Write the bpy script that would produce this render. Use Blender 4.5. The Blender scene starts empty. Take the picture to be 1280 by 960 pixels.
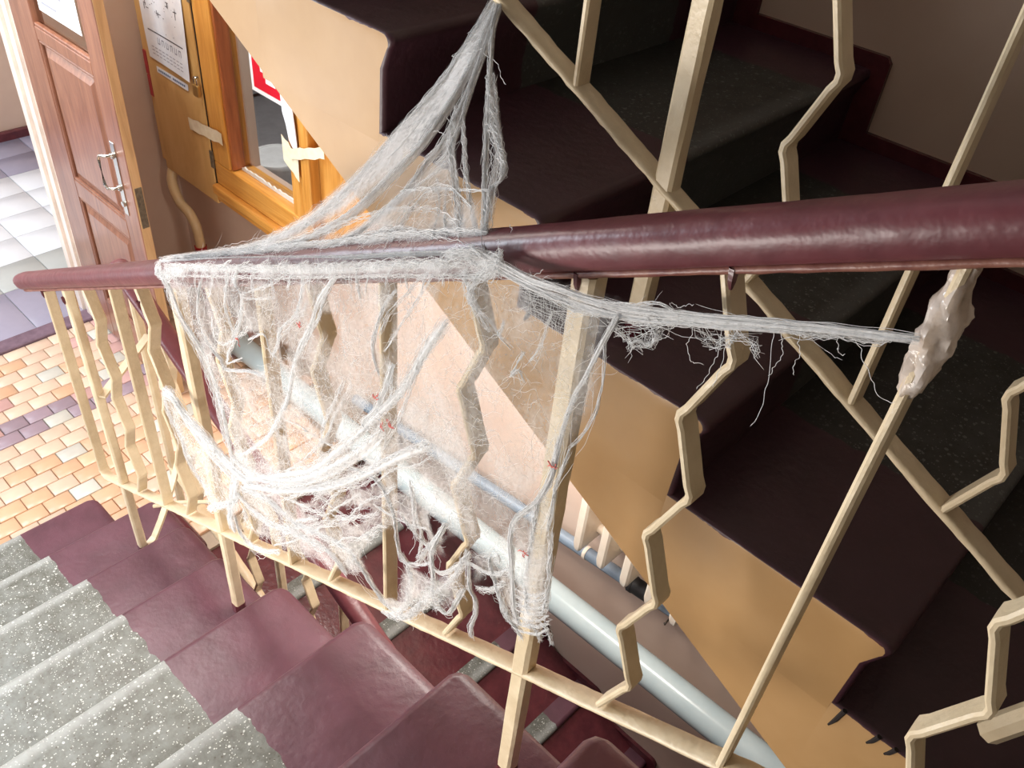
import bpy, math, random
import numpy as np
from mathutils import Vector, Matrix

# ------------------------------------------------------------------ camera
SC = bpy.context.scene
COL = SC.collection
cam_data = bpy.data.cameras.new('camera')
cam = bpy.data.objects.new('camera', cam_data)
COL.objects.link(cam)
cam_data.sensor_width = 36.0
cam_data.lens = 36.0 * 1085.1 / 1280.0
cam_data.clip_start = 0.02
R = Vector((0.715498, 0.693440, 0.084876)); U = Vector((-0.495140, 0.417642, 0.761847)); F = Vector((-0.492848, 0.587126, -0.642172))
mw = Matrix((R, U, -F)).transposed().to_4x4()
mw.translation = Vector((1.93262, -0.58765, 2.60129))
cam.matrix_world = mw
SC.camera = cam

# ------------------------------------------------------------------ world and lights
world = bpy.data.worlds.new('world'); SC.world = world
world.use_nodes = True
world.node_tree.nodes['Background'].inputs[0].default_value = (0.75, 0.82, 1.0, 1)
world.node_tree.nodes['Background'].inputs[1].default_value = 0.012

def area(name, loc, target, sx, sy, power, col):
    d = bpy.data.lights.new(name, 'AREA'); d.shape = 'RECTANGLE'; d.size = sx; d.size_y = sy
    d.energy = power; d.color = col
    o = bpy.data.objects.new(name, d); COL.objects.link(o)
    o.location = loc
    o.rotation_euler = (Vector(target) - Vector(loc)).to_track_quat('-Z', 'Y').to_euler()
    return o

area('left_side_fill', (-0.55, -1.55, 1.20), (0.45, 0.2, 1.15), 1.6, 1.0, 48, (0.84, 0.92, 1.0))  # added cool fill at the unseen side wall, no window is built there
area('low_side_fill', (1.05, -1.57, 1.38), (1.25, 0.2, 1.45), 1.5, 0.45, 52, (1.0, 0.94, 0.88))  # added fill low on the unseen wall, brightens web and tan stringer
area('street_door_daylight', (-3.0, -0.85, 1.7), (-2.9, 0.9, 0.2), 1.2, 1.6, 58, (0.86, 0.93, 1.0))
area('lobby_ceiling_lamp', (-1.02, 0.28, 2.85), (-1.0, 0.4, 0.0), 0.9, 0.6, 58, (1.0, 0.95, 0.90))
area('transom_daylight', (-1.60, -0.95, 2.35), (0.9, 0.0, 1.5), 0.9, 0.7, 58, (0.80, 0.90, 1.0))
area('lower_flight_fill', (0.9, 0.55, 1.40), (0.9, 0.95, 0.2), 0.6, 0.2, 17, (1.0, 0.93, 0.86))  # added fill under the upper flight to brighten the far wall

SC.view_settings.view_transform = 'Standard'
SC.view_settings.look = 'None'
SC.view_settings.gamma = 1.0
SC.view_settings.use_curve_mapping = False
SC.view_settings.exposure = 0.0
SC.cycles.transparent_max_bounces = 24

# ------------------------------------------------------------------ helpers
def sl(c):  # sRGB 0-255 to linear
    return tuple((x / 255 / 12.92) if x / 255 <= 0.04045 else ((x / 255 + 0.055) / 1.055) ** 2.4 for x in c)

class MB:
    def __init__(s): s.v = []; s.f = []; s.mi = []
    def add(s, v, f, m=0):
        n = len(s.v); s.v += [tuple(p) for p in v]; s.f += [tuple(i + n for i in q) for q in f]; s.mi += [m] * len(f)
        return s
    def box(s, x0, x1, y0, y1, z0, z1, m=0):
        v = [(x0, y0, z0), (x1, y0, z0), (x1, y1, z0), (x0, y1, z0), (x0, y0, z1), (x1, y0, z1), (x1, y1, z1), (x0, y1, z1)]
        return s.add(v, [(0, 3, 2, 1), (4, 5, 6, 7), (0, 1, 5, 4), (1, 2, 6, 5), (2, 3, 7, 6), (3, 0, 4, 7)], m)
    def cbox(s, x0, x1, y0, y1, z0, z1, c=.003, m=0):   # box with chamfered top edges
        v = []
        for (z, k) in ((z0, 0), (z1 - c, 0), (z1, c)):
            v += [(x0 + k, y0 + k, z), (x1 - k, y0 + k, z), (x1 - k, y1 - k, z), (x0 + k, y1 - k, z)]
        f = [(3, 2, 1, 0), (8, 9, 10, 11)]
        for a in (0, 4):
            for i in range(4): f.append((a + i, a + (i + 1) % 4, a + 4 + (i + 1) % 4, a + 4 + i))
        return s.add(v, f, m)
    def prism(s, pts, a, b, axis='y', m=0):             # closed polygon extruded along an axis
        n = len(pts)
        def P(p, t): return (p[0], t, p[1]) if axis == 'y' else ((t, p[0], p[1]) if axis == 'x' else (p[0], p[1], t))
        v = [P(p, a) for p in pts] + [P(p, b) for p in pts]
        f = [tuple(range(n)), tuple(range(2 * n - 1, n - 1, -1))]
        for i in range(n): f.append((i, n + i, n + (i + 1) % n, (i + 1) % n))
        return s.add(v, f, m)
    def rings(s, rings, cap=True, m=0):
        n = len(rings[0]); v = [p for r in rings for p in r]; f = []
        for k in range(len(rings) - 1):
            for i in range(n):
                f.append((k * n + i, k * n + (i + 1) % n, (k + 1) * n + (i + 1) % n, (k + 1) * n + i))
        if cap:
            f.append(tuple(range(n - 1, -1, -1))); f.append(tuple((len(rings) - 1) * n + i for i in range(n)))
        return s.add(v, f, m)
    def tube(s, pts, r, n=12, m=0, ref=(0, 0, 1)):
        pts = [Vector(p) for p in pts]; rr = r if isinstance(r, (list, tuple)) else [r] * len(pts)
        R_ = []
        for i, p in enumerate(pts):
            t = (pts[min(i + 1, len(pts) - 1)] - pts[max(i - 1, 0)]).normalized()
            a = t.cross(Vector(ref))
            if a.length < 1e-3: a = t.cross(Vector((1, 0, 0)))
            a.normalize(); b = t.cross(a)
            R_.append([tuple(p + rr[i] * (math.cos(q) * a + math.sin(q) * b)) for q in [2 * math.pi * j / n for j in range(n)]])
        return s.rings(R_, True, m)
    def bar(s, pts, y, w, t, jit=0, rnd=None, m=0, c=.3):   # flat bar swept in the x-z plane: t thick in plane, w wide in y
        P = [Vector((p[0], p[1])) for p in pts]; R_ = []
        for i, p in enumerate(P):
            d0 = (P[i] - P[i - 1]).normalized() if i else None
            d1 = (P[i + 1] - P[i]).normalized() if i < len(P) - 1 else None
            d = (d0 or d1) if not (d0 and d1) else (d0 + d1).normalized()
            n = Vector((-d.y, d.x)); k = 1.0
            if d0 and d1: k = 1 / max(.5, d.dot(d1))
            h = t / 2 * k; cc = min(t, w) * c; ring = []
            yy = y[i] if isinstance(y, (list, tuple)) else y
            for (a, b) in ((-h + cc, -w / 2), (h - cc, -w / 2), (h, -w / 2 + cc), (h, w / 2 - cc), (h - cc, w / 2), (-h + cc, w / 2), (-h, w / 2 - cc), (-h, -w / 2 + cc)):
                j = (rnd.uniform(-jit, jit) if jit else 0)
                q = p + n * (a + (j if a < 0 else j * .3)); ring.append((q.x, yy + b + (rnd.uniform(-jit, jit) if jit else 0), q.y))
            R_.append(ring)
        return s.rings(R_, True, m)
    def build(s, name, mats, parent=None, smooth=True, ang=38, kind=None, label=None, cat=None, group=None, loc=None):
        me = bpy.data.meshes.new(name)
        me.from_pydata(s.v, [], s.f)
        mats = mats if isinstance(mats, (list, tuple)) else [mats]
        for q in mats: me.materials.append(q)
        if len(mats) > 1: me.polygons.foreach_set('material_index', s.mi)
        if smooth:
            me.polygons.foreach_set('use_smooth', [True] * len(me.polygons))
            me.set_sharp_from_angle(angle=math.radians(ang))
        me.update()
        o = bpy.data.objects.new(name, me); COL.objects.link(o)
        if loc: o.location = loc
        if parent: o.parent = parent
        tag(o, label, cat, group, kind)
        return o

def tag(o, label=None, cat=None, group=None, kind=None):
    if label: o['label'] = label
    if cat: o['category'] = cat
    if group: o['group'] = group
    if kind: o['kind'] = kind
    return o
def empty(name, loc=(0, 0, 0), label=None, cat=None, group=None, kind=None):
    o = bpy.data.objects.new(name, None); COL.objects.link(o); o.location = loc; o.empty_display_size = .05
    return tag(o, label, cat, group, kind)
def inst(src, parent=None, loc=(0, 0, 0)):
    c = src.copy(); COL.objects.link(c); c.parent = parent; c.location = loc
    return c
class L(MB):   # mesh builder in world coordinates whose parent sits at an offset
    pass

def bevel(o, w, seg=2):
    md = o.modifiers.new('bevel', 'BEVEL'); md.width = w; md.segments = seg; md.limit_method = 'ANGLE'; md.angle_limit = math.radians(50)
    return o

# ------------------------------------------------------------------ materials
class NT:
    def __init__(s, name):
        s.m = bpy.data.materials.new(name); s.m.use_nodes = True; s.t = s.m.node_tree; s.n = s.t.nodes; s.l = s.t.links
        s.b = s.n['Principled BSDF']; s.out = s.n['Material Output']
    def node(s, ty, **kw):
        q = s.n.new(ty)
        for k, v in kw.items(): setattr(q, k, v)
        return q
    def link(s, a, b): s.l.new(a, b)
    def coord(s, kind='Object', scale=(1, 1, 1)):
        c = s.node('ShaderNodeTexCoord'); mp = s.node('ShaderNodeMapping'); mp.inputs['Scale'].default_value = scale
        s.link(c.outputs[kind], mp.inputs[0]); return mp.outputs[0]
    def pos(s, scale=(1, 1, 1)):
        c = s.node('ShaderNodeNewGeometry'); mp = s.node('ShaderNodeMapping'); mp.inputs['Scale'].default_value = scale
        s.link(c.outputs['Position'], mp.inputs[0]); return mp.outputs[0]
    def noise(s, v, scale, detail=3, rough=.5, dist=0):
        q = s.node('ShaderNodeTexNoise'); q.inputs['Scale'].default_value = scale; q.inputs['Detail'].default_value = detail
        q.inputs['Roughness'].default_value = rough; q.inputs['Distortion'].default_value = dist; s.link(v, q.inputs['Vector']); return q.outputs['Fac']
    def ramp(s, f, stops):
        q = s.node('ShaderNodeValToRGB'); e = q.color_ramp.elements
        while len(e) < len(stops): e.new(.5)
        for el, (p, c) in zip(e, stops): el.position = p; el.color = (*c, 1) if not isinstance(c, (int, float)) else (c, c, c, 1)
        s.link(f, q.inputs[0]); return q.outputs[0]
    def math(s, op, a, b=None, cl=False):
        q = s.node('ShaderNodeMath', operation=op, use_clamp=cl)
        for i, x in enumerate((a, b)):
            if x is None: continue
            if isinstance(x, (int, float)): q.inputs[i].default_value = x
            else: s.link(x, q.inputs[i])
        return q.outputs[0]
    def mix(s, f, a, b):
        q = s.node('ShaderNodeMix', data_type='RGBA')
        if isinstance(f, (int, float)): q.inputs[0].default_value = f
        else: s.link(f, q.inputs[0])
        for i, x in ((6, a), (7, b)):
            if isinstance(x, tuple): q.inputs[i].default_value = (*x[:3], 1)
            else: s.link(x, q.inputs[i])
        return q.outputs[2]
    def bump(s, h, strength=.3, dist=.002):
        q = s.node('ShaderNodeBump'); q.inputs['Strength'].default_value = strength; q.inputs['Distance'].default_value = dist
        s.link(h, q.inputs['Height']); s.link(q.outputs[0], s.b.inputs['Normal']); return q
    def set(s, **kw):
        for k, v in kw.items():
            k = k.replace('_', ' ').title() if k not in ('IOR',) else k
            i = s.b.inputs[k]
            if isinstance(v, (int, float)): i.default_value = v
            elif isinstance(v, tuple): i.default_value = (*v[:3], 1)
            else: s.link(v, i)
        return s

def paint(name, col, col2=None, rough=.35, nscale=14, bscale=60, bstr=.25, bd=.0015, big=True, coat=0.0):
    n = NT(name); v = n.pos(); a = n.noise(v, nscale, 4, .6)
    c2 = col2 or tuple(x * .82 for x in col)
    n.set(base_color=n.ramp(a, [(.3, c2), (.65, col)]), roughness=rough)
    h = n.noise(v, bscale, 3, .55)
    if big: h = n.math('ADD', h, n.math('MULTIPLY', n.noise(v, bscale * .22, 2), 2.0))
    n.bump(h, bstr, bd)
    if coat: n.set(coat_weight=coat, coat_roughness=.12)
    return n.m

BURG = sl((98, 46, 52)); BURG2 = sl((80, 36, 43))
M = {}
M['burg'] = paint('burgundy_gloss_paint', BURG, BURG2, .26, 18, 55, .5, .003)
M['burg_rail'] = paint('burgundy_rail_paint', sl((108, 56, 62)), sl((92, 47, 53)), .36, 22, 40, .4, .003)
M['cream'] = paint('cream_metal_paint', sl((224, 206, 174)), sl((210, 190, 156)), .36, 26, 120, .55, .0016)
M['tan'] = paint('tan_oil_paint', sl((190, 152, 104)), sl((180, 141, 92)), .42, 5, 40, .22, .0018)
M['wall'] = paint('pink_beige_wall_paint', sl((214, 190, 172)), sl((205, 178, 160)), .45, 3, 30, .25, .002)
M['strap'] = paint('stained_strap_paint', sl((142, 96, 82)), sl((104, 52, 50)), .4, 40, 90, .5, .002)
M['unseen_wall'] = paint('dull_brown_unseen_wall', sl((112, 100, 88)), None, .5)  # dark tone made up for the unseen walls to cut bounced light
M['white'] = paint('white_plaster', sl((225, 222, 214)), None, .6, 4, 30, .2, .002)
M['jamb'] = paint('pale_jamb_paint', sl((236, 222, 210)), None, .35, 8, 60, .2, .001)
M['pipe'] = paint('pale_blue_pipe_paint', sl((182, 196, 198)), sl((172, 187, 190)), .24, 10, 50, .15, .001)
M['pipe_dark'] = paint('blue_grey_pipe_paint', sl((128, 142, 156)), sl((112, 126, 140)), .3, 10, 50, .2, .001)
M['beigepipe'] = paint('beige_pipe_paint', sl((214, 186, 142)), None, .35, 10, 50, .2, .001)
M['redpipe'] = paint('red_pipe_paint', sl((170, 30, 34)), None, .3, 10, 50, .2, .001)
M['radiator'] = paint('radiator_paint', sl((236, 224, 206)), sl((226, 210, 190)), .35, 10, 70, .2, .001)
M['dark'] = paint('dark_gap', sl((34, 26, 24)), None, .8)
M['darkwood'] = paint('dark_brown_board', sl((70, 56, 50)), None, .5)
M['greywall'] = paint('booth_grey_wall', sl((150, 148, 150)), None, .7)
M['steel'] = NT('steel').set(base_color=sl((205, 205, 200)), metallic=1.0, roughness=.22).m
M['brass'] = NT('dull_brass').set(base_color=sl((200, 170, 110)), metallic=.9, roughness=.35).m
M['oldsteel'] = paint('worn_lock_steel', sl((110, 100, 84)), sl((70, 58, 46)), .5, 60, 90, .4, .001)
M['plastic'] = paint('white_bucket_plastic', sl((226, 228, 228)), None, .35)
M['red'] = NT('sign_red').set(base_color=sl((214, 30, 52)), roughness=.35).m
M['redtape'] = NT('red_tape').set(base_color=sl((168, 22, 40)), roughness=.3).m
M['signwhite'] = NT('sign_white').set(base_color=sl((240, 240, 240)), roughness=.4).m
M['ink'] = NT('grey_ink').set(base_color=sl((88, 88, 96)), roughness=.7).m
M['ink2'] = NT('pale_ink').set(base_color=sl((150, 152, 162)), roughness=.7).m
M['inkblue'] = NT('blue_ink').set(base_color=sl((96, 124, 160)), roughness=.7).m
M['paper'] = paint('notice_paper', sl((238, 242, 246)), sl((228, 233, 240)), .6, 30, 60, .1, .001)
M['masking'] = paint('masking_tape', sl((238, 228, 200)), sl((226, 212, 180)), .55, 40, 90, .3, .001)
M['black'] = NT('black_shade').set(base_color=sl((26, 22, 22)), roughness=.6).m

def wood(name, c1, c2, c3, rough=.3, scale=(14, 14, 1.2), coat=.3):
    n = NT(name); v = n.pos(scale); a = n.noise(v, 3.0, 5, .6, .8); b_ = n.noise(n.pos((40, 40, 2.5)), 4, 3, .6)
    c = n.ramp(a, [(.3, c1), (.5, c2), (.72, c3)])
    n.set(base_color=n.mix(n.math('MULTIPLY', b_, .35), c, c1), roughness=rough, coat_weight=coat, coat_roughness=.15)
    n.bump(a, .12, .001); return n.m
M['door'] = wood('varnished_brown_door', sl((112, 72, 56)), sl((140, 94, 74)), sl((164, 116, 90)), .3)
M['door_edge'] = wood('bare_yellow_edge', sl((182, 146, 102)), sl((204, 168, 122)), sl((216, 182, 138)), .45)
M['ply'] = wood('yellow_plywood', sl((196, 150, 88)), sl((214, 172, 108)), sl((226, 188, 126)), .4, (3, 3, 1.0), .1)
M['pine'] = wood('varnished_pine', sl((190, 126, 52)), sl((214, 152, 72)), sl((228, 172, 92)), .3, (20, 20, 1.2))
M['pine_h'] = wood('varnished_pine_rail', sl((190, 126, 52)), sl((214, 152, 72)), sl((228, 172, 92)), .3, (1.2, 20, 20))
M['bead'] = wood('red_brown_bead', sl((140, 78, 44)), sl((166, 96, 56)), sl((186, 112, 66)), .3)

def glass(name, tint, alpha):
    n = NT(name); tr = n.node('ShaderNodeBsdfTransparent'); tr.inputs[0].default_value = (*tint, 1)
    gl = n.node('ShaderNodeBsdfGlossy'); gl.inputs['Roughness'].default_value = .03
    fr = n.node('ShaderNodeFresnel'); fr.inputs[0].default_value = 1.45
    mx = n.node('ShaderNodeMixShader'); f_ = n.math('ADD', fr.outputs[0], alpha, True)
    n.link(f_, mx.inputs[0]); n.link(tr.outputs[0], mx.inputs[1]); n.link(gl.outputs[0], mx.inputs[2]); n.link(mx.outputs[0], n.out.inputs[0])
    return n.m
M['glass'] = glass('clear_pane', (.93, .95, .95), .02)

def stair_mat(name, y_lo, y_hi, shade_tone=1.0, nose=-1):
    """gloss burgundy at both edges of the flight, bare terrazzo between; object origin on the nosing of each step"""
    n = NT(name); c = n.node('ShaderNodeTexCoord'); sp = n.node('ShaderNodeSeparateXYZ'); n.link(c.outputs['Object'], sp.inputs[0])
    g = n.node('ShaderNodeNewGeometry'); v = n.pos()
    inf = n.node('ShaderNodeObjectInfo')
    wob = n.math('MULTIPLY', n.math('SUBTRACT', n.noise(v, 30, 3), .5), .022)
    wob = n.math('ADD', wob, n.math('MULTIPLY', n.math('SUBTRACT', inf.outputs['Random'], .5), .05))
    yy = n.math('ADD', sp.outputs['Y'], wob)
    mid = n.math('MULTIPLY', n.math('GREATER_THAN', yy, y_lo), n.math('LESS_THAN', yy, y_hi))
    # terrazzo: grey cement, pale and dark chips
    vo = n.node('ShaderNodeTexVoronoi'); vo.inputs['Scale'].default_value = 140; n.link(v, vo.inputs['Vector'])
    sel = n.node('ShaderNodeSeparateColor'); n.link(vo.outputs['Color'], sel.inputs[0])
    vo2 = n.node('ShaderNodeTexVoronoi'); vo2.inputs['Scale'].default_value = 290; n.link(v, vo2.inputs['Vector'])
    sel2 = n.node('ShaderNodeSeparateColor'); n.link(vo2.outputs['Color'], sel2.inputs[0])
    chip = n.math('MULTIPLY', n.math('LESS_THAN', vo.outputs['Distance'], n.math('MULTIPLY', sel.outputs[1], .5)), n.math('GREATER_THAN', sel.outputs[0], .8))
    chip = n.math('MAXIMUM', chip, n.math('MULTIPLY', n.math('LESS_THAN', vo2.outputs['Distance'], .36), n.math('GREATER_THAN', sel2.outputs[0], .86)))
    dk = n.math('MULTIPLY', n.math('LESS_THAN', vo.outputs['Distance'], .3), n.math('LESS_THAN', sel.outputs[0], .12))
    cem = n.ramp(n.noise(v, 22, 8, .75), [(.3, sl((74, 72, 62))), (.52, sl((108, 110, 103))), (.75, sl((130, 134, 130)))])
    ter = n.mix(chip, cem, sl((196, 198, 192))); ter = n.mix(dk, ter, sl((84, 80, 70)))
    ax = n.math('MULTIPLY', sp.outputs['X'], float(-nose))      # distance back from the nosing
    worn = n.ramp(n.math('ADD', ax, n.math('MULTIPLY', n.noise(v, 40, 3), .014)), [(0.0, 1.0), (.030, 1.0), (.05, 0.0), (1.0, 0.0)])
    back_dark = n.ramp(n.math('ADD', ax, n.math('MULTIPLY', n.noise(v, 14, 3), .05)), [(0.0, 0.0), (.22, 0.0), (.31, 1.0), (1.0, 1.0)])  # darker towards the back of the tread
    ter = n.mix(n.math('MULTIPLY', worn, .38), ter, sl((196, 200, 198)))
    ter = n.mix(n.math('MULTIPLY', back_dark, .6), ter, sl((70, 64, 54)))
    if shade_tone < 1: ter = n.mix(1 - shade_tone, ter, sl((18, 18, 17)))  # darkens the terrazzo; the upper flight gets its shade painted in here
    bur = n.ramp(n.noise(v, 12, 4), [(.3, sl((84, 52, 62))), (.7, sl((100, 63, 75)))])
    if shade_tone < .5: bur = n.mix(.55, bur, sl((30, 12, 18)))  # shade of the upper flight mixed into its burgundy
    col = n.mix(mid, bur, ter)
    n.set(base_color=col, roughness=n.math('ADD', n.math('MULTIPLY', mid, .07), n.math('ADD', .30, n.math('MULTIPLY', n.noise(v, 9, 3), .16))))
    h = n.math('ADD', n.math('MULTIPLY', n.noise(v, 9, 3), 2.2), n.math('MULTIPLY', n.noise(v, 70, 3), .5))
    h = n.math('ADD', h, n.math('MULTIPLY', chip, .12)); h = n.math('SUBTRACT', h, n.math('MULTIPLY', dk, .5))
    n.bump(h, .45, .004)
    return n.m

def end_mat():
    """step ends: tan paint with a ragged burgundy border along nosing and tread"""
    n = NT('step_end_paint'); c = n.node('ShaderNodeTexCoord'); sp = n.node('ShaderNodeSeparateXYZ'); n.link(c.outputs['Object'], sp.inputs[0]); v = n.pos()
    w = n.math('ADD', n.math('MULTIPLY', n.noise(v, 34, 3), .016), -.004)
    edge = n.math('MAXIMUM', n.math('GREATER_THAN', sp.outputs['Z'], n.math('MULTIPLY', w, -1)), n.math('GREATER_THAN', sp.outputs['X'], n.math('SUBTRACT', 0.016, w)))
    tan_ = n.ramp(n.noise(v, 5, 4, .6), [(.3, sl((180, 141, 92))), (.65, sl((190, 152, 104)))])
    n.set(base_color=n.mix(edge, tan_, BURG2), roughness=.42)
    n.bump(n.math('ADD', n.noise(v, 40, 3), n.noise(v, 9, 2)), .22, .0018)
    return n.m

def tile_mat(name, c, var=.12, rough=.3):
    n = NT(name); inf = n.node('ShaderNodeObjectInfo'); v = n.pos()
    f = n.math('ADD', n.math('MULTIPLY', inf.outputs['Random'], .6), n.math('MULTIPLY', n.noise(v, 22, 3), .5))
    n.set(base_color=n.ramp(f, [(.2, tuple(x * (1 - var) for x in c)), (.85, tuple(min(1, x * (1 + var)) for x in c))]), roughness=rough)
    n.bump(n.noise(v, 25, 3), .12, .002); return n.m
M['t_ochre'] = tile_mat('ochre_tile', sl((206, 166, 134)), .10)
M['t_sand'] = tile_mat('sand_tile', sl((212, 184, 162)), .1)
M['t_pink'] = tile_mat('rose_tile', sl((188, 150, 144)), .12)
M['t_violet'] = tile_mat('violet_grey_tile', sl((148, 130, 140)), .12)
M['t_grey'] = tile_mat('pale_grey_tile', sl((192, 190, 180)), .1)
M['v_white'] = tile_mat('white_floor_tile', sl((226, 230, 236)), .04, .22)
M['v_grey'] = tile_mat('grey_green_tile', sl((184, 188, 186)), .05, .22)
M['v_violet'] = tile_mat('violet_floor_tile', sl((156, 152, 170)), .08, .25)
M['grout'] = paint('grout', sl((164, 146, 126)), None, .8)
M['vgrout'] = paint('pale_grout', sl((170, 172, 178)), None, .8)
M['concrete'] = paint('bare_concrete', sl((128, 120, 110)), None, .8, 8, 60, .4, .002)

def gauze(name, col, dens_attr):
    n = NT(name)
    at = n.node('ShaderNodeAttribute'); at.attribute_name = 'sheerness'
    v = n.pos((1, 1, 1)); st = n.pos((90, 30, 38))
    f = n.math('ADD', n.math('MULTIPLY', n.noise(st, 1.0, 4, .65, .6), .9), n.math('MULTIPLY', n.noise(v, 260, 2), .5))
    f = n.math('MULTIPLY', f, n.math('ADD', .5, n.math('MULTIPLY', n.noise(v, 22, 3, .6), 1.0)))
    a = n.math('MULTIPLY', at.outputs['Fac'], n.math('MULTIPLY', f, 1.75), True)
    df = n.node('ShaderNodeBsdfDiffuse'); df.inputs[0].default_value = (*col, 1)
    tl = n.node('ShaderNodeBsdfTranslucent'); tl.inputs[0].default_value = (*col, 1)
    bp = n.node('ShaderNodeBump'); bp.inputs['Strength'].default_value = .6; bp.inputs['Distance'].default_value = .004
    n.link(n.noise(st, 1.2, 4, .6), bp.inputs['Height']); n.link(bp.outputs[0], df.inputs['Normal']); n.link(bp.outputs[0], tl.inputs['Normal'])
    m1 = n.node('ShaderNodeMixShader'); m1.inputs[0].default_value = .4; n.link(df.outputs[0], m1.inputs[1]); n.link(tl.outputs[0], m1.inputs[2])
    tr = n.node('ShaderNodeBsdfTransparent')
    m2 = n.node('ShaderNodeMixShader'); n.link(a, m2.inputs[0]); n.link(tr.outputs[0], m2.inputs[1]); n.link(m1.outputs[0], m2.inputs[2])
    n.link(m2.outputs[0], n.out.inputs[0]); return n.m
M['gauze'] = gauze('sheer_gauze', (.97, .97, .97), 'density')
def thread_mat():
    n = NT('cotton_thread'); df = n.node('ShaderNodeBsdfDiffuse'); df.inputs[0].default_value = (.98, .98, .98, 1)
    tl = n.node('ShaderNodeBsdfTranslucent'); tl.inputs[0].default_value = (.98, .98, .98, 1)
    m1 = n.node('ShaderNodeMixShader'); m1.inputs[0].default_value = .35; n.link(df.outputs[0], m1.inputs[1]); n.link(tl.outputs[0], m1.inputs[2]); n.link(m1.outputs[0], n.out.inputs[0]); return n.m
M['thread'] = thread_mat()
def tape_mat():
    n = NT('crumpled_clear_tape'); v = n.pos(); a = n.noise(v, 60, 4, .6)
    tl = n.node('ShaderNodeBsdfTranslucent'); tl.inputs[0].default_value = (*sl((246, 236, 228)), 1)
    n.set(base_color=sl((246, 236, 228)), roughness=.12, alpha=n.ramp(a, [(.35, .6), (.65, .95)]))
    bm = n.bump(n.noise(v, 45, 4, .6), .6, .004)
    mx = n.node('ShaderNodeMixShader'); mx.inputs[0].default_value = .35; n.link(n.b.outputs[0], mx.inputs[1]); n.link(tl.outputs[0], mx.inputs[2]); n.link(mx.outputs[0], n.out.inputs[0])
    return n.m
M['tape'] = tape_mat()
rnd = random.Random(7)
_b = MB.build
def build(s, name, mats, parent=None, **kw):      # vertices in world space; the parent may stand anywhere
    o = _b(s, name, mats, parent, **kw)
    if parent:
        wl = Vector((0, 0, 0)); p = parent
        while p: wl += p.location; p = p.parent
        o.location = o.location - wl
    return o
MB.build = build

# ================================================================== setting
# lobby floor: slab + hexless little rectangular tiles (100 x 74 mm) + vestibule tiles
fl = MB().box(-1.76, -.43, -1.6, .60, -.12, -.012).box(-1.76, -.14, .05, 1.15, -.12, -.0121).build('floor', M['grout'], kind='structure')
MB().box(-3.85, -1.76, -1.6, 1.6, -.12, -.008).build('vestibule_base', M['vgrout'], fl)
tile_mesh = {}
def tile(name, key, x0, x1, y0, y1, z, th=.012, c=.0025):
    k = (name, key, round(x1 - x0, 4), round(y1 - y0, 4))
    if k not in tile_mesh:
        o = MB().cbox(0, x1 - x0, 0, y1 - y0, -th, 0, c).build(name, M[key], fl, ang=60); tile_mesh[k] = o
        o.location = (x0, y0, z); return o
    return inst(tile_mesh[k], fl, (x0, y0, z))
PX, PY = .0742, .1002
for i in range(18):
    x1 = -.44 - i * PX; x0 = x1 - PX + .003
    if x0 < -1.71: break
    off = (i % 2) * .05
    band = i in (9, 10)
    for j in range(-9, 13):
        y0 = j * PY + off - .03; y1 = y0 + PY - .003
        if y0 < -.62 or y1 > 1.16: continue
        r = rnd.random()
        if band: key = 't_violet' if r < .6 else ('t_pink' if r < .85 else 't_grey')
        elif i in (8, 14): key = 't_pink' if r < .3 else ('t_grey' if r < .45 else 't_sand')
        elif i < 7: key = 't_ochre' if r < .6 else ('t_sand' if r < .93 else 't_grey')
        else: key = 't_sand' if r < .62 else ('t_ochre' if r < .82 else ('t_pink' if r < .93 else 't_grey'))
        tile('tile', key, x0, x1, y0, y1, rnd.uniform(-.0012, .0012))
for k in range(3):
    for j in range(3, 12):
        y0 = j * PY - .03
        if y0 + PY < 1.16: tile('tile', 't_ochre' if (j + k) % 3 else 't_sand', -.438 + k * PX, -.438 + (k + 1) * PX - .003, y0, y0 + PY - .003, 0)
VX = [-1.785, -2.16, -2.40, -2.635, -2.86, -3.083, -3.31, -3.55, -3.785]
for i in range(len(VX) - 1):
    key = 'v_violet' if i == 0 else ('v_grey' if i == 1 else ('v_violet' if i >= 6 else 'v_white'))
    for j in range(-4, 6):
        y0 = .366 + j * .25 - .25
        if y0 > 1.3 or y0 < -.95: continue
        tile('vestibule_tile', key, VX[i + 1] + .002, VX[i] - .002, y0 + .002, y0 + .248, 0, .008, .0015)
# threshold
MB().cbox(-1.785, -1.70, -1.2, .62, -.02, .012, .004).build('trim_1', paint('worn_violet_threshold', sl((120, 98, 112)), sl((96, 76, 90)), .4, 30, 60, .4, .002), kind='structure')

# far wall in pieces round the booth window opening
WX0, WX1, WZ0, WZ1 = -1.05, -.60, .885, 2.1
MB().box(-1.76, WX0, 1.15, 1.19, -1.8, 3.6).box(WX1, 3.6, 1.15, 1.19, -1.8, 3.6).box(WX0, WX1, 1.15, 1.19, -1.8, WZ0).box(WX0, WX1, 1.15, 1.19, WZ1, 3.6).build('wall_back', M['wall'], kind='structure', smooth=False)
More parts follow.
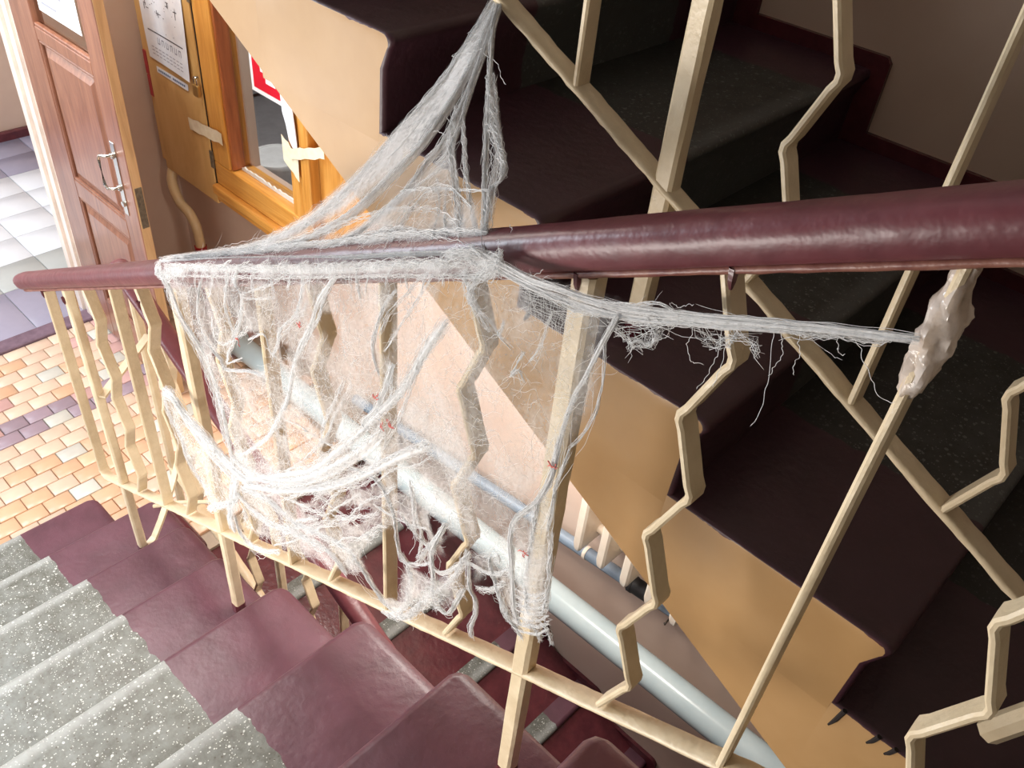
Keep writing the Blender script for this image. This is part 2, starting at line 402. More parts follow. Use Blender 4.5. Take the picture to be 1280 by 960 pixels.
# lobby wall with the doorway
MB().box(-1.84, -1.72, .64, 1.15, 0, 3.0).box(-1.84, -1.72, -1.6, -.30, 0, 3.0).box(-1.84, -1.72, -.30, .64, 2.12, 3.0).build('wall_left', M['wall'], kind='structure', smooth=False)
MB().box(-3.95, -3.80, -1.6, 1.6, 0, 3.0).box(-3.80, -1.84, 1.42, 1.6, 0, 3.0).build('wall_vestibule', M['wall'], kind='structure', smooth=False)
MB().cbox(-3.80, -3.765, -1.6, 1.42, 0, .055, .008).build('baseboard_vestibule', M['burg'], kind='structure')
MB().box(-1.84, 3.6, -1.75, -1.6, -.1, 4.0).build('wall_front', M['unseen_wall'], kind='structure', smooth=False)
MB().box(3.45, 3.6, -1.6, 1.15, -.1, 4.0).build('wall_right', M['unseen_wall'], kind='structure', smooth=False)
MB().box(-3.95, 3.6, -1.75, 1.6, 4.0, 4.15).build('ceiling', M['white'], kind='structure', smooth=False)
MB().box(-3.95, -1.25, -1.75, 1.6, 2.98, 3.10).build('ceiling_lobby', M['white'], kind='structure', smooth=False)
MB().box(2.19, 3.44, -1.59, 1.14, 1.42, 1.590).build('floor_landing', M['concrete'], kind='structure', smooth=False)

# ---- door casing, leaf
MB().box(-1.86, -1.70, .604, .640, 0, 2.14).cbox(-1.845, -1.80, .590, .604, 0, 2.14, .004).cbox(-1.755, -1.715, .592, .604, 0, 2.14, .004).build('trim_2', M['jamb'], kind='structure', smooth=False)
dr = empty('door_1', (-1.70, .62, .01), kind='structure')
yF, yB = .60, .64
def door_box(name, x0, x1, z0, z1, y0=yF, y1=yB, mat='door', c=.0):
    mb = MB(); mb.box(x0, x1, y0, y1, z0, z1); o = mb.build(name, M[mat], dr, smooth=False); bevel(o, .004); return o
DX0, DX1 = -1.695, -.955
PL, PR = -1.50, -1.072
door_box('stile', DX0, PL, .012, 2.08); door_box('stile', PR, DX1, .012, 2.08)
MB().box(DX1, DX1 + .002, yF + .003, yB - .003, .012, 2.08).build('edge', M['door_edge'], dr, smooth=False, label='bare yellowish free edge of the door')
for z0, z1 in ((.012, .22), (.735, .815), (1.375, 1.425), (1.98, 2.08)): door_box('rail', PL, PR, z0, z1)
for z0, z1 in ((.22, .735), (.815, 1.375)):
    mb = MB(); a, b_ = PL, PR
    mb.box(a, b_, yF + .014, yB - .012, z0, z1)
    # raised field with sloping shoulders
    k = .05; y0 = yF + .014; y1 = yF + .003
    v = [(a + .022, y0, z0 + .022), (b_ - .022, y0, z0 + .022), (b_ - .022, y0, z1 - .022), (a + .022, y0, z1 - .022),
         (a + k, y1, z0 + k), (b_ - k, y1, z0 + k), (b_ - k, y1, z1 - k), (a + k, y1, z1 - k)]
    mb.add(v, [(4, 5, 6, 7), (0, 1, 5, 4), (1, 2, 6, 5), (2, 3, 7, 6), (3, 0, 4, 7)])
    mb.build('panel', M['door'], dr, smooth=False)
    for (xx0, xx1, zz0, zz1) in ((a, a + .012, z0, z1), (b_ - .012, b_, z0, z1), (a, b_, z0, z0 + .012), (a, b_, z1 - .012, z1)):
        o = MB().box(xx0, xx1, yF + .002, yF + .016, zz0, zz1).build('moulding', M['door'], dr, smooth=False); bevel(o, .005)
door_box('glazing_bead', PL, PR, 1.425, 1.437, yF + .002, yF + .02)
MB().add([(PL, .62, 1.43), (PR, .62, 1.43), (PR, .62, 1.98), (PL, .62, 1.98)], [(0, 1, 2, 3)]).build('pane', M['glass'], dr, smooth=False)
# pull handle with two stand-offs on a plate
hd = MB().cbox(-1.056, -1.026, yF - .003, yF, .86, 1.15, .001)
hd.tube([(-1.042, yF - .002, 1.10), (-1.046, yF - .03, 1.102), (-1.068, yF - .045, 1.10), (-1.074, yF - .047, 1.085), (-1.07, yF - .047, .985), (-1.062, yF - .043, .972), (-1.044, yF - .028, .972), (-1.042, yF - .002, .974)], .0062, 10)
for zz in (1.10, .972): hd.tube([(-1.042, yF - .002, zz), (-1.042, yF - .014, zz)], .011, 12, ref=(1, 0, 0)).tube([(-1.042, yF - .012, zz), (-1.020, yF - .014, zz)], .004, 8)
hd.tube([(-1.041, yF - .001, .905), (-1.041, yF - .012, .905)], .011, 12, ref=(1, 0, 0))
hd.build('handle', M['steel'], dr, label='bright steel pull handle on a narrow plate')
MB().cbox(DX1 + .001, DX1 + .004, yF + .008, yB - .006, .835, 1.00, .001).box(DX1 + .004, DX1 + .0055, yF + .014, yB - .014, .87, .955).build('lock_plate', M['oldsteel'], dr, label='dull worn mortise lock plate')
nt = MB().box(-1.452, -1.13, .6165, .6172, 1.49, 1.93)
for k in range(5): pass
nt = nt.build('paper_notice', M['paper'], smooth=False); tag(nt, 'white paper notice behind the glass of the brown door', 'paper')
mb = MB()
for k in range(7): mb.box(-1.42, -1.42 + .12 + .14 * ((k * 37) % 5) / 5, .6160, .6164, 1.52 + k * .05, 1.528 + k * .05)
mb.build('printed_line', M['ink2'], nt, smooth=False, kind='stuff')

# ---- booth window in the far wall (pine frame)
wn = empty('window_1', (-.83, 1.10, .72), kind='structure')
def wbox(name, x0, x1, y0, y1, z0, z1, mat, bv=.004):
    o = MB().box(x0, x1, y0, y1, z0, z1).build(name, M[mat], wn, smooth=False); bevel(o, bv); return o
wbox('stile', -1.183, -1.062, 1.055, 1.16, .8935, 2.02, 'pine')
wbox('bead', -1.062, -1.046, 1.062, 1.12, .895, 2.06, 'bead', .005)
wbox('bottom_rail', -1.183, -.53, 1.055, 1.16, .792, .893, 'pine_h', .006)
wbox('stile', -.625, -.545, 1.058, 1.16, .8935, 2.02, 'pine')
wbox('stile', -.54, -.485, 1.045, 1.16, .80, 2.10, 'pine', .006)
wbox('sill', -1.19, -.40, 1.030, 1.16, .745, .790, 'pine_h', .01)
wbox('sill', -1.18, -.42, 1.042, 1.16, .715, .748, 'pine_h', .008)
wbox('side_board', -.484, -.20, 1.085, 1.16, .79, 2.10, 'pine', .004)
wbox('top_rail', -1.183, -.53, 1.055, 1.16, 2.02, 2.12, 'pine_h')
mb = MB(); P_ = []
mb.add([(-1.05, 1.11, .892), (-.62, 1.11, .892), (-.62, 1.11, 2.03), (-1.05, 1.11, 2.03)], [(0, 1, 2, 3)]); mb.build('pane', M['glass'], wn, smooth=False)
# ragged putty along the pane foot
mb = MB(); pts = []
for k in range(24): pts.append((-1.045 + k * .0185, .892))
top_ = [(x, .900 + .010 * abs(math.sin(k * 1.7)) + rnd.uniform(0, .004)) for k, (x, z) in enumerate(pts)]
mb.prism(pts + top_[::-1], 1.100, 1.107); mb.build('putty', M['white'], wn, smooth=False)
# booth room behind
for bxs in ((-2.6, 0, 2.4, 2.5, 0, 2.4), (-.06, 0, 1.19, 2.4, .5, 2.4), (-2.6, -2.5, 1.19, 2.4, .5, 2.4)):
    MB().box(*bxs).build('wall_booth', M['greywall'], kind='structure', smooth=False)
MB().box(-2.6, 0, 1.19, 2.4, .37, .468).build('floor_booth', M['greywall'], kind='structure', smooth=False)
MB().box(-2.6, 0, 1.19, 2.5, 2.4, 2.45).build('ceiling_booth', M['greywall'], kind='structure', smooth=False)
area('booth_fill', (-1.0, 1.75, 2.25), (-1.4, 1.8, .5), .5, .3, 20, (1, .98, .96))  # unseen fill added to brighten the booth interior
o = MB().box(-1.62, -1.35, 1.26, 1.315, .47, 2.2).build('cupboard', M['darkwood'], smooth=False); bevel(o, .005)
tag(o, 'dark brown upright cupboard side seen through the booth window', 'cupboard')
o = MB().box(-1.342, -1.305, 1.27, 1.31, .47, 2.1).build('pole', M['darkwood'], smooth=False); tag(o, 'narrow brown upright board beside the dark cupboard in the booth', 'board')
# bucket with lid
bk = empty('bucket', (-1.36, 1.462, .47), 'white plastic bucket standing inside the booth window', 'bucket')
bc = (-1.36, 1.462)
def lathe(prof, n=28):
    mb = MB(); mb.rings([[(bc[0] + r * math.cos(2 * math.pi * i / n), bc[1] + r * math.sin(2 * math.pi * i / n), z) for i in range(n)] for r, z in prof]); return mb
lathe([(.100, .469), (.103, .474), (.118, .69), (.124, .692), (.124, .705), (.119, .707)]).build('body', M['plastic'], bk)
lathe([(.126, .706), (.127, .722), (.123, .730), (.109, .732), (.105, .727), (.03, .727)]).build('lid', M['plastic'], bk)
mb = MB(); mb.tube([(-1.42, 1.66, .47), (-1.36, 1.66, .95), (-1.22, 1.62, 1.24)], .012, 8); o = mb.build('brush_handle', M['black'], label='dark slanted stick above the white bucket', cat='stick')
mb = MB(); mb.tube([(-1.352, 1.658, .97), (-1.335, 1.653, 1.005)], .02, 10); mb.build('white_collar', M['plastic'], o)

# fire-equipment sign stuck inside the pane (only its lower left corner shows)
sg = empty('safety_sign', (-.82, 1.10, 1.35), 'red square sign with white border on the booth window', 'sign')
SX0, SX1, SZ0, SZ1 = -.905, -.66, 1.275, 1.52
MB().box(SX0, SX1, 1.104, 1.1065, SZ0, SZ1).build('border', M['signwhite'], sg, smooth=False)
MB().box(SX0 + .018, SX1 - .018, 1.1025, 1.1042, SZ0 + .018, SZ1 - .018).build('red_field', M['red'], sg, smooth=False)
MB().prism([(SX0 + .10, SZ0 + .055), (SX0 + .16, SZ0 + .055), (SX0 + .16, SZ0 + .15), (SX0 + .145, SZ0 + .165), (SX0 + .115, SZ0 + .165), (SX0 + .10, SZ0 + .15)], 1.1012, 1.1027).box(SX0 + .07, SX0 + .085, 1.1012, 1.1027, SZ0 + .09, SZ0 + .18).build('symbol', M['signwhite'], sg, smooth=False)

# ---- plywood wall cabinet left of the window
cb = empty('wall_cabinet', (-1.40, 1.10, .69), 'yellow plywood wall cabinet with a padlock left of the booth window', 'cabinet')
MB().box(-1.68, -1.185, 1.07, 1.15, .705, 2.2).build('body', M['ply'], cb, smooth=False)
o = MB().box(-1.615, -1.192, 1.05, 1.068, .690, 2.2).build('door', M['ply'], cb, smooth=False); bevel(o, .003)
MB().box(-1.194, -1.186, 1.056, 1.07, .70, 2.2).build('gap_strip', M['black'], cb, smooth=False)
for zz in (.86, 1.52): MB().cbox(-1.197, -1.175, 1.046, 1.052, zz, zz + .075, .001).build('hinge', M['oldsteel'], cb)
hs = MB().tube([(-1.205, 1.049, 1.235), (-1.20, 1.036, 1.24), (-1.188, 1.036, 1.243)], .004, 8).build('hasp', M['oldsteel'], cb)
pk = empty('padlock', (-1.195, 1.03, 1.18), 'small brass padlock hanging from the cabinet hasp', 'padlock')
o = MB().box(-1.214, -1.176, 1.024, 1.038, 1.165, 1.212).build('body', M['brass'], pk, smooth=False); bevel(o, .004)
MB().tube([(-1.206, 1.031, 1.208), (-1.206, 1.031, 1.232)] + [(-1.195 - .011 * math.cos(a), 1.031, 1.232 + .011 * math.sin(a)) for a in [k * math.pi / 6 for k in range(1, 6)]] + [(-1.184, 1.031, 1.232), (-1.184, 1.031, 1.208)], .0032, 8, ref=(0, 1, 0)).build('shackle', M['steel'], pk)

def sheet(name, x0, x1, z0, z1, y, mat, curl=.012, nx=8, nz=16, tilt=0, label=None, cat=None):
    mb = MB(); v = []; f = []
    for j in range(nz + 1):
        for i in range(nx + 1):
            u, w = i / nx, j / nz
            y_ = y - curl * (math.sin(w * 4.2 + u) * .35 + .5 * (u - .5) ** 2 * 2 + (1 - w) ** 4 * u)
            v.append((x0 + (x1 - x0) * u + tilt * w, y_, z0 + (z1 - z0) * w))
    for j in range(nz):
        for i in range(nx):
            a = j * (nx + 1) + i; f.append((a, a + 1, a + nx + 2, a + nx + 1))
    n = len(v); mb.add(v, f); v2 = [(p[0], p[1] + .0006, p[2]) for p in v]; mb.add(v2, [q[::-1] for q in f])
    o = mb.build(name, M[mat]); tag(o, label, cat)
    return o, (lambda u, w: (x0 + (x1 - x0) * u + tilt * w, y - curl * (math.sin(w * 4.2 + u) * .35 + .5 * (u - .5) ** 2 * 2 + (1 - w) ** 4 * u), z0 + (z1 - z0) * w))
po, fn = sheet('poster', -1.572, -1.240, 1.205, 1.72, 1.047, 'paper', .010, label='white printed poster on the yellow plywood cabinet', cat='poster')
def stroke(mb, fn, u0, u1, w0, w1, off=.0010):
    a, b_, c, d = fn(u0, w0), fn(u1, w0), fn(u1, w1), fn(u0, w1)
    v = [(p[0], p[1] - off, p[2]) for p in (a, b_, c, d)]; mb.add(v, [(0, 1, 2, 3)])
mb = MB(); rp = random.Random(3)
for (u, w) in ((.14, .60), (.36, .64), (.58, .68), (.80, .70), (.14, .42), (.40, .40), (.80, .46), (.62, .50), (.16, .80), (.5, .82), (.82, .84)):
    for k in range(4):
        uu = u + rp.uniform(-.05, .05); ww = w + rp.uniform(-.02, .02)
        if k % 2: stroke(mb, fn, uu, uu + .012, ww - .02, ww + .02)
        else: stroke(mb, fn, uu - .03, uu + .03, ww, ww + .006)
for k in range(30):
    uu, ww = rp.uniform(.1, .9), rp.uniform(.26, .9); stroke(mb, fn, uu, uu + rp.uniform(.006, .02), ww, ww + rp.uniform(.003, .008))
mb.build('pictogram', M['ink'], po, smooth=False, kind='stuff')
mb = MB(); 
for k in range(12): stroke(mb, fn, .10 + k * .068, .10 + (k + 1) * .068, .232, .242)
mb.build('rule', M['ink'], po, smooth=False)
mb = MB()
for k in range(6):   # row of block capitals too soft to read
    u = .30 + k * .10; stroke(mb, fn, u, u + .012, .155, .205); stroke(mb, fn, u + .045, u + .057, .155, .205)
    stroke(mb, fn, u, u + .057, .196, .205) if k % 2 else stroke(mb, fn, u, u + .057, .155, .164)
mb.build('lettering', M['ink2'], po, smooth=False)
mb = MB()
for k in range(3):
    for j in range(9): stroke(mb, fn, .12 + j * .085, .12 + j * .085 + .06, .05 + k * .028, .056 + k * .028)
mb.build('small_print', M['ink2'], po, smooth=False, kind='stuff')
lb, fn2 = sheet('label_strip', -1.535, -1.292, 1.150, 1.176, 1.0475, 'paper', .001, 12, 2, label='narrow white label strip below the poster', cat='label')
lb.data.transform(Matrix.Translation((0, 0, 0)))
mb = MB()
for j in range(15):
    u = .06 + j * .058
    if j != 7: stroke(mb, fn2, u, u + .042, .35, .68)
mb.build('lettering', M['inkblue'], lb, smooth=False)
o = MB().box(-1.672, -1.645, 1.063, 1.0685, 1.10, 1.20).box(-1.668, -1.641, 1.062, 1.0680, 1.005, 1.095).build('red_tape', M['redtape'], smooth=False); tag(o, 'dark red tape strip at the left edge of the yellow cabinet', 'tape')
def tape_strip(pts, w, y, label):
    mb = MB(); n = len(pts); v = []
    for i, (x, z) in enumerate(pts):
        v += [(x, y - .002 * math.sin(i * 1.9), z - w / 2 + .003 * math.sin(i * 2.3)), (x, y - .002 * math.sin(i * 1.9 + 1), z + w / 2 + .002 * math.cos(i * 3.1))]
    f = [(2 * i, 2 * i + 2, 2 * i + 3, 2 * i + 1) for i in range(n - 1)]
    k = len(v); v += [(a, b_ + .0012, c) for a, b_, c in v]; f += [tuple(q + k for q in g[::-1]) for g in f]
    o = mb.add(v, f).build('masking_tape', M['masking']); tag(o, label, 'tape'); return o
tape_strip([(-1.325 + k * .0363, 1.005 + k * .0035) for k in range(8)], .052, 1.044, 'pale tape strip bridging cabinet door and window frame')
tape_strip([(-.635 + k * .018, 1.165 - .01 * k) for k in range(6)], .10, 1.040, 'short white tape patch at the right edge of the booth pane')
tape_strip([(-.585 + k * .03, 1.16 + .012 * k) for k in range(8)], .042, 1.036, 'long pale tape strip across the right window posts')
mb = MB(); prof = [(-.632, 1.36), (-.60, 1.385), (-.565, 1.33), (-.558, 1.26), (-.552, 1.19), (-.575, 1.175), (-.60, 1.205), (-.612, 1.26), (-.628, 1.30)]
o = mb.prism(prof, 1.046, 1.049).build('torn_paper', M['paper'], smooth=False); tag(o, 'torn white paper scrap on the right window stile', 'paper')

# ---- bent gas pipe with red foot
pp = empty('bent_pipe', (-1.40, 1.04, 0), 'beige bent pipe with red lower end below the yellow cabinet', 'pipe')
def catmull(pts, n):
    P = [np.array(p, float) for p in pts]; P = [2 * P[0] - P[1]] + P + [2 * P[-1] - P[-2]]; out = []
    seg = len(P) - 3
    for k in range(n):
        t = k / (n - 1) * seg; i = min(int(t), seg - 1); t -= i; a, b_, c, d = P[i:i + 4]
        out.append(.5 * (2 * b_ + (c - a) * t + (2 * a - 5 * b_ + 4 * c - d) * t * t + (3 * b_ - a - 3 * c + d) * t ** 3))
    return out
pth = [(-1.612, 1.10, .78), (-1.608, 1.085, .71), (-1.59, 1.05, .63), (-1.53, 1.04, .555), (-1.455, 1.04, .53), (-1.41, 1.04, .48), (-1.398, 1.04, .41), (-1.398, 1.04, .372)]
MB().tube([tuple(q) for q in catmull(pth, 40)], .023, 14, ref=(0, 1, 0)).build('pipe', M['beigepipe'], pp)
MB().tube([(-1.398, 1.04, .385), (-1.398, 1.04, 0)], .028, 14, ref=(0, 1, 0)).build('red_foot', M['redpipe'], pp, label='red painted lower end of the pipe')

# ================================================================== flights
M['stair_near'] = stair_mat('near_flight_paint', -9, -.225)
RISE1 = .1626
def step_profile(run, rise, nose=.022, r=.02, n=5, flip=1):
    """x away from the nosing, z down from the tread: list of (x, z), nosing at x = 0 and bulging by nose"""
    pts = [(run + .03, 0), (r, 0)]
    for k in range(1, n + 1):
        a = math.pi / 2 + k / n * math.pi * .75
        pts.append((r + r * math.cos(a), -r + r * math.sin(a)))
    pts += [(nose, -.055), (nose + .004, -rise - .02), (run + .03, -rise - .02)]
    return [(flip * x, z) for x, z in pts]
def make_step(name, prof, y0, y1, mats, parent, loc, endmat=(0, 0), cuts=10, round_end=None, rr=.03):
    """extruded step; round_end = y side whose nosing corner is worn round"""
    mb = MB(); ys = [y0 + (y1 - y0) * k / cuts for k in range(cuts + 1)]
    if round_end == 'hi': ys = ys[:-1] + [y1 - rr, y1 - rr * .4, y1 - rr * .1, y1]
    if round_end == 'lo': ys = [y0, y0 + rr * .1, y0 + rr * .4, y0 + rr] + ys[1:]
    rings = []
    for y in ys:
        d = (y1 - y) if round_end == 'hi' else (y - y0 if round_end == 'lo' else 1)
        k = 0
        if d < rr: k = rr - math.sqrt(max(0, rr ** 2 - (rr - d) ** 2))
        rings.append([(p[0] + (math.copysign(k, prof[0][0]) if abs(p[0]) < .05 else 0), y, p[1] - (k * .5 if abs(p[1]) < .03 else 0)) for p in prof])
    mb.rings(rings, True)
    n = len(prof)
    mb.mi[-2] = endmat[0]; mb.mi[-1] = endmat[1]
    o = mb.build(name, mats, parent, ang=50); o.location = Vector(loc) - (parent.location if parent else Vector((0, 0, 0)))
    return o
# near flight (the one the camera stands on): ten steps rising to the right
s1 = empty('near_staircase', (-.488, -.4, 0), 'worn grey stone flight with burgundy painted edge in the foreground', 'staircase')
ends = {1: .038, 2: .143, 3: .105, 4: .066, 5: .072, 6: .092, 7: .088, 8: .098, 9: .095, 10: .095}
for k in range(1, 11):
    make_step('step', step_profile(.30, RISE1), -1.592, ends[k], [M['stair_near']], s1, (-.788 + .3 * k, 0, RISE1 * k), round_end='hi')
# sloping body under the steps
mb = MB(); mb.prism([(-.44, -.03), (-.43, -.02), (2.2, 1.40), (2.6, 1.52), (2.6, 1.2), (.1, -.1), (-.30, -.1)], -1.59, .05); mb.build('stringer', M['burg'], s1, smooth=False)
# kerb joining the feet of both railings
o = MB().box(-.20, .08, .08, .175, -.02, .30).build('kerb', M['burg'], s1, smooth=False); bevel(o, .02, 3)

# upper flight beyond the well: rises to the left, solid stringer towards us
s2 = empty('upper_staircase', (2.1, .65, 1.0), 'shaded burgundy upper flight with tan stepped side across the stairwell', 'staircase')
M['stair_up'] = stair_mat('upper_flight_shaded', .50, .93, .22, 1)  # same finish as the near flight, with shade put into the colours
M['end'] = end_mat()
R2, D2 = .148, .3030
def up_nose(q): return (.999 + D2 * q, 2.192 - R2 * q)
for q in range(-6, 5):
    x, z = up_nose(q)
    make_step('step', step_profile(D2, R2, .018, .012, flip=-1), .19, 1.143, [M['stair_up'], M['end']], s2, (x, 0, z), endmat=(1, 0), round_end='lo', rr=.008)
mb = MB(); sof = lambda x: 1.734 - .52 * (x - 1.237)
pr = [(2.3, sof(2.3)), (-.9, sof(-.9)), (-.9, 3.05)]
for q in range(-6, 5):
    x, z = up_nose(q); pr += [(x - D2 - .05, z - .02), (x - .05, z - .02)] if q > -6 else [(x - .05, z - .02)]
pr.append((2.3, 1.56))
mb.prism(pr, .193, 1.142); o = mb.build('stringer', M['tan'], s2, smooth=False, label='tan painted side and soffit below the burgundy steps')
# drips of burgundy below some steps
mb = MB()
for (px, pz, ln) in ((1.897, 1.600, .045), (1.945, 1.600, .026), (1.968, 1.600, .022), (1.60, 1.747, .016), (1.297, 1.895, .018)):
    mb.tube([(px, .1895, pz), (px - .004, .1885, pz - ln * .6), (px - .008, .1895, pz - ln)], [.0035, .003, .0015], 6, ref=(0, 1, 0))
mb.build('paint_drip', M['dark'], s2, kind='stuff')

# stepped burgundy border on the wall above the upper flight
mb = MB(); o_ = .03; pts = []
for q in range(-6, 4):
    x, z = up_nose(q); pts += [(x + o_ - D2, z + o_), (x + o_ - .01, z + o_), (x + o_, z + o_ - .012)]
pts += [(2.3, up_nose(4)[1] + o_), (2.3, sof(2.3) + .1), (-.9, sof(-.9) + .1)]
mb.prism(pts, 1.138, 1.152); mb.build('baseboard_back', M['burg'], kind='structure', smooth=False)

# lower flight going down to the right behind the railing
s3 = empty('lower_staircase', (1.0, .65, -.6), 'burgundy and grey flight going down behind the near railing', 'staircase')
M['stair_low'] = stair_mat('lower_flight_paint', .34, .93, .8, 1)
R3 = .125
for k in range(1, 9):
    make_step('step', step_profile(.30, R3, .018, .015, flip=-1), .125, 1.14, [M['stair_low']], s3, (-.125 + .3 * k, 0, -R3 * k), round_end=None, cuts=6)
mb = MB(); mb.prism([(-.42, -.02), (-.15, -.02), (2.4, -1.09), (2.4, -1.5), (-.42, -.5)], .13, 1.14); mb.build('stringer', M['burg'], s3, smooth=False)
MB().box(2.2, 3.6, .1, 1.15, -1.2, -1.06).build('floor_lower', M['grout'], kind='structure', smooth=False)
mb = MB(); pts = []
for k in range(0, 9):
    x, z = -.125 + .3 * k, -R3 * k
    if k: pts.append((x + .035 - .3, z + .035))
    pts += [(x + .005, z + .035)] + [(x + .035 - .03 + .03 * math.sin(a), z + .005 + .03 * math.cos(a)) for a in (.4, .8, 1.2, 1.57)]
pts += [(2.4, -1.05), (2.4, -1.3), (-.3, -.2)]
mb.prism(pts, 1.135, 1.152); mb.build('baseboard_lower', M['burg'], kind='structure', smooth=False)

# ================================================================== railings
MR = .542
def fine(a, b_, n): return [(a[0] + (b_[0] - a[0]) * k / n, a[1] + (b_[1] - a[1]) * k / n) for k in range(n + 1)]
def rail_profile_sweep(pts3, w=.054, h=.046, n=18, wob=.0012, seed=1):
    rr = random.Random(seed); mb = MB(); R_ = []; N = len(pts3)
    ph = [rr.uniform(0, 6) for _ in range(8)]
    for i, (p, k) in enumerate(pts3):
        p = Vector(p); a = Vector(pts3[max(i - 1, 0)][0]); b_ = Vector(pts3[min(i + 1, N - 1)][0]); t = (b_ - a).normalized()
        up_ = Vector((0, 0, 1)); sd = t.cross(up_).normalized(); nu = sd.cross(t)
        ring = []
        for j in range(n):
            q = 2 * math.pi * j / n; c, s_ = math.cos(q), math.sin(q)
            ex = math.copysign(abs(c) ** .75, c) * w / 2; ez = math.copysign(abs(s_) ** (.8 if s_ > 0 else .5), s_) * h / 2
            if s_ < 0: ex *= .9
            g = 1 + wob * 20 * (math.sin(i * .9 + ph[j % 8]) * .35 + math.sin(i * .37 + ph[(j + 3) % 8]) * .5)
            ring.append(tuple(p + sd * ex * k * g + nu * ez * k * g))
        R_.append(ring)
    return mb.rings(R_)
def wavy(xc, z0, z1, first=-1, amp=.0165, n=8, lead=0):
    pts = []; dz = (z1 - z0) / n
    for k in range(n + 1):
        s_ = first * (1 if k % 2 == 0 else -1); z = z1 - k * dz; x = xc + s_ * amp
        if k in (0, n): pts.append((x, z)); continue
        # soften each bend
        zp = z + dz * .16; zn = z - dz * .16; xp = xc + s_ * amp * (1 - .32); pts += [(xp, zp), (x, z + dz * .05), (x, z - dz * .05), (xp, zn)]
    return pts[::-1]
BW, BT = .028, .0085
r1 = empty('near_railing', (.9, 0, .9), 'cream iron railing with burgundy handrail in the foreground, draped with the web', 'railing')
hp = []
x = -.372
for dx, k in ((0, .35), (.006, .62), (.018, .84), (.04, .97)): hp.append(((x + dx, 0, .637 + MR * (x + dx) + .722), k))
for k in range(1, 150):
    xx = x + .04 + k * .0165
    hp.append(((xx, 0, .637 + MR * xx + .722), 1))
rail_profile_sweep(hp, seed=4).build('handrail', M['burg_rail'], r1, ang=60)
zb = lambda x: .637 + MR * x
rj = random.Random(2)
MB().bar(fine((-.30, zb(-.30) + .695), (2.09, zb(2.09) + .695), 150), 0, .036, .007, .0006, rj).build('top_strap', M['strap'], r1, ang=60)
# end bar bends into the bottom rail
pts = fine((2.09, zb(2.09)), (-.10, zb(-.10)), 130) + [(-.125, zb(-.125) + .002), (-.142, zb(-.14) + .012), (-.150, zb(-.15) + .03)]
MB().bar(pts, 0, .030, .0095, .0007, rj).build('bottom_rail', M['cream'], r1, ang=60)
MB().bar([(-.150, zb(-.15) + .028), (-.149, zb(-.15) + .3), (-.148, zb(-.15) + .69)], 0, BW, BT).build('baluster', M['cream'], r1)
S = .1522
for i in range(1, 15):
    xc = S * i + (.012 if i == 9 else 0); zt = zb(xc) + .694; zz = zb(xc) + .004
    if i in (4, 10): continue
    if i % 2: MB().bar(wavy(xc, zz, zt), 0, BW, BT).build('baluster', M['cream'], r1)
    else: MB().bar(fine((xc, zz), (xc, zt), 6), 0, BW, BT, .0004, rj).build('baluster', M['cream'], r1)
def post(xc, zfoot, ztop, y, parent, w=.027, foot=True):
    MB().bar(fine((xc, zfoot), (xc, ztop), 24), y, w, w, .0006, rj, c=.16).build('post', M['cream'], parent)
    if foot:
        MB().bar([(xc, zfoot - .004), (xc, zfoot + .004), (xc, zfoot + .035)], y, w * 1.12, w * 1.12, c=.2).build('painted_foot', M['burg'], parent, label='burgundy painted foot of the post')
post(0, .325, zb(0) + .694, 0, r1, .024); post(4 * S, .65, zb(4 * S) + .694, 0, r1, .026); post(10 * S, 1.138, zb(10 * S) + .694, 0, r1, .028)
post(2.09, 1.59, zb(2.09) + .69, 0, r1, .028)
# chips and paint runs at some joints
mb = MB()
for (xx, dz) in ((-.148, .68), (.0, .66), (S * 3, .65), (S * 10, .685), (S * 11, .685)):
    mb.tube([(xx - .004, -.0145, zb(xx) + dz + .010), (xx - .003, -.0148, zb(xx) + dz - .002), (xx - .002, -.0145, zb(xx) + dz - .010)], [.005, .004, .0015], 6, ref=(0, 1, 0))
mb.build('burgundy_run', M['burg'], r1, kind='stuff')
# braces to the railing of the lower flight
def strap3(pts, w, t, name, parent):
    mb = MB(); R_ = []
    P = [Vector(p) for p in pts]
    for i, p in enumerate(P):
        d = (P[min(i + 1, len(P) - 1)] - P[max(i - 1, 0)]).normalized(); sx = Vector((1, 0, 0)); sx = (sx - d * sx.dot(d)).normalized(); n_ = d.cross(sx)
        R_.append([tuple(p + sx * a * w / 2 + n_ * b_ * t / 2) for a, b_ in ((-1, -1), (1, -1), (1, 1), (-1, 1))])
    return mb.rings(R_).build(name, M['cream'], parent, smooth=False)
strap3([(.02, 0, .99), (-.02, .07, 1.005), (-.07, .17, 1.03), (-.085, .20, 1.04)], .024, .007, 'brace', r1)
strap3([(0, .005, .335), (0, .04, .36), (-.005, .075, .41), (-.02, .11, .45), (-.05, .16, .50), (-.075, .195, .535)], .024, .007, 'brace', r1)
MB().tube([(.10, .03, .60), (.16, .08, .63), (.30, .12, .72)], .006, 8).build('tie_rod', M['cream'], r1)

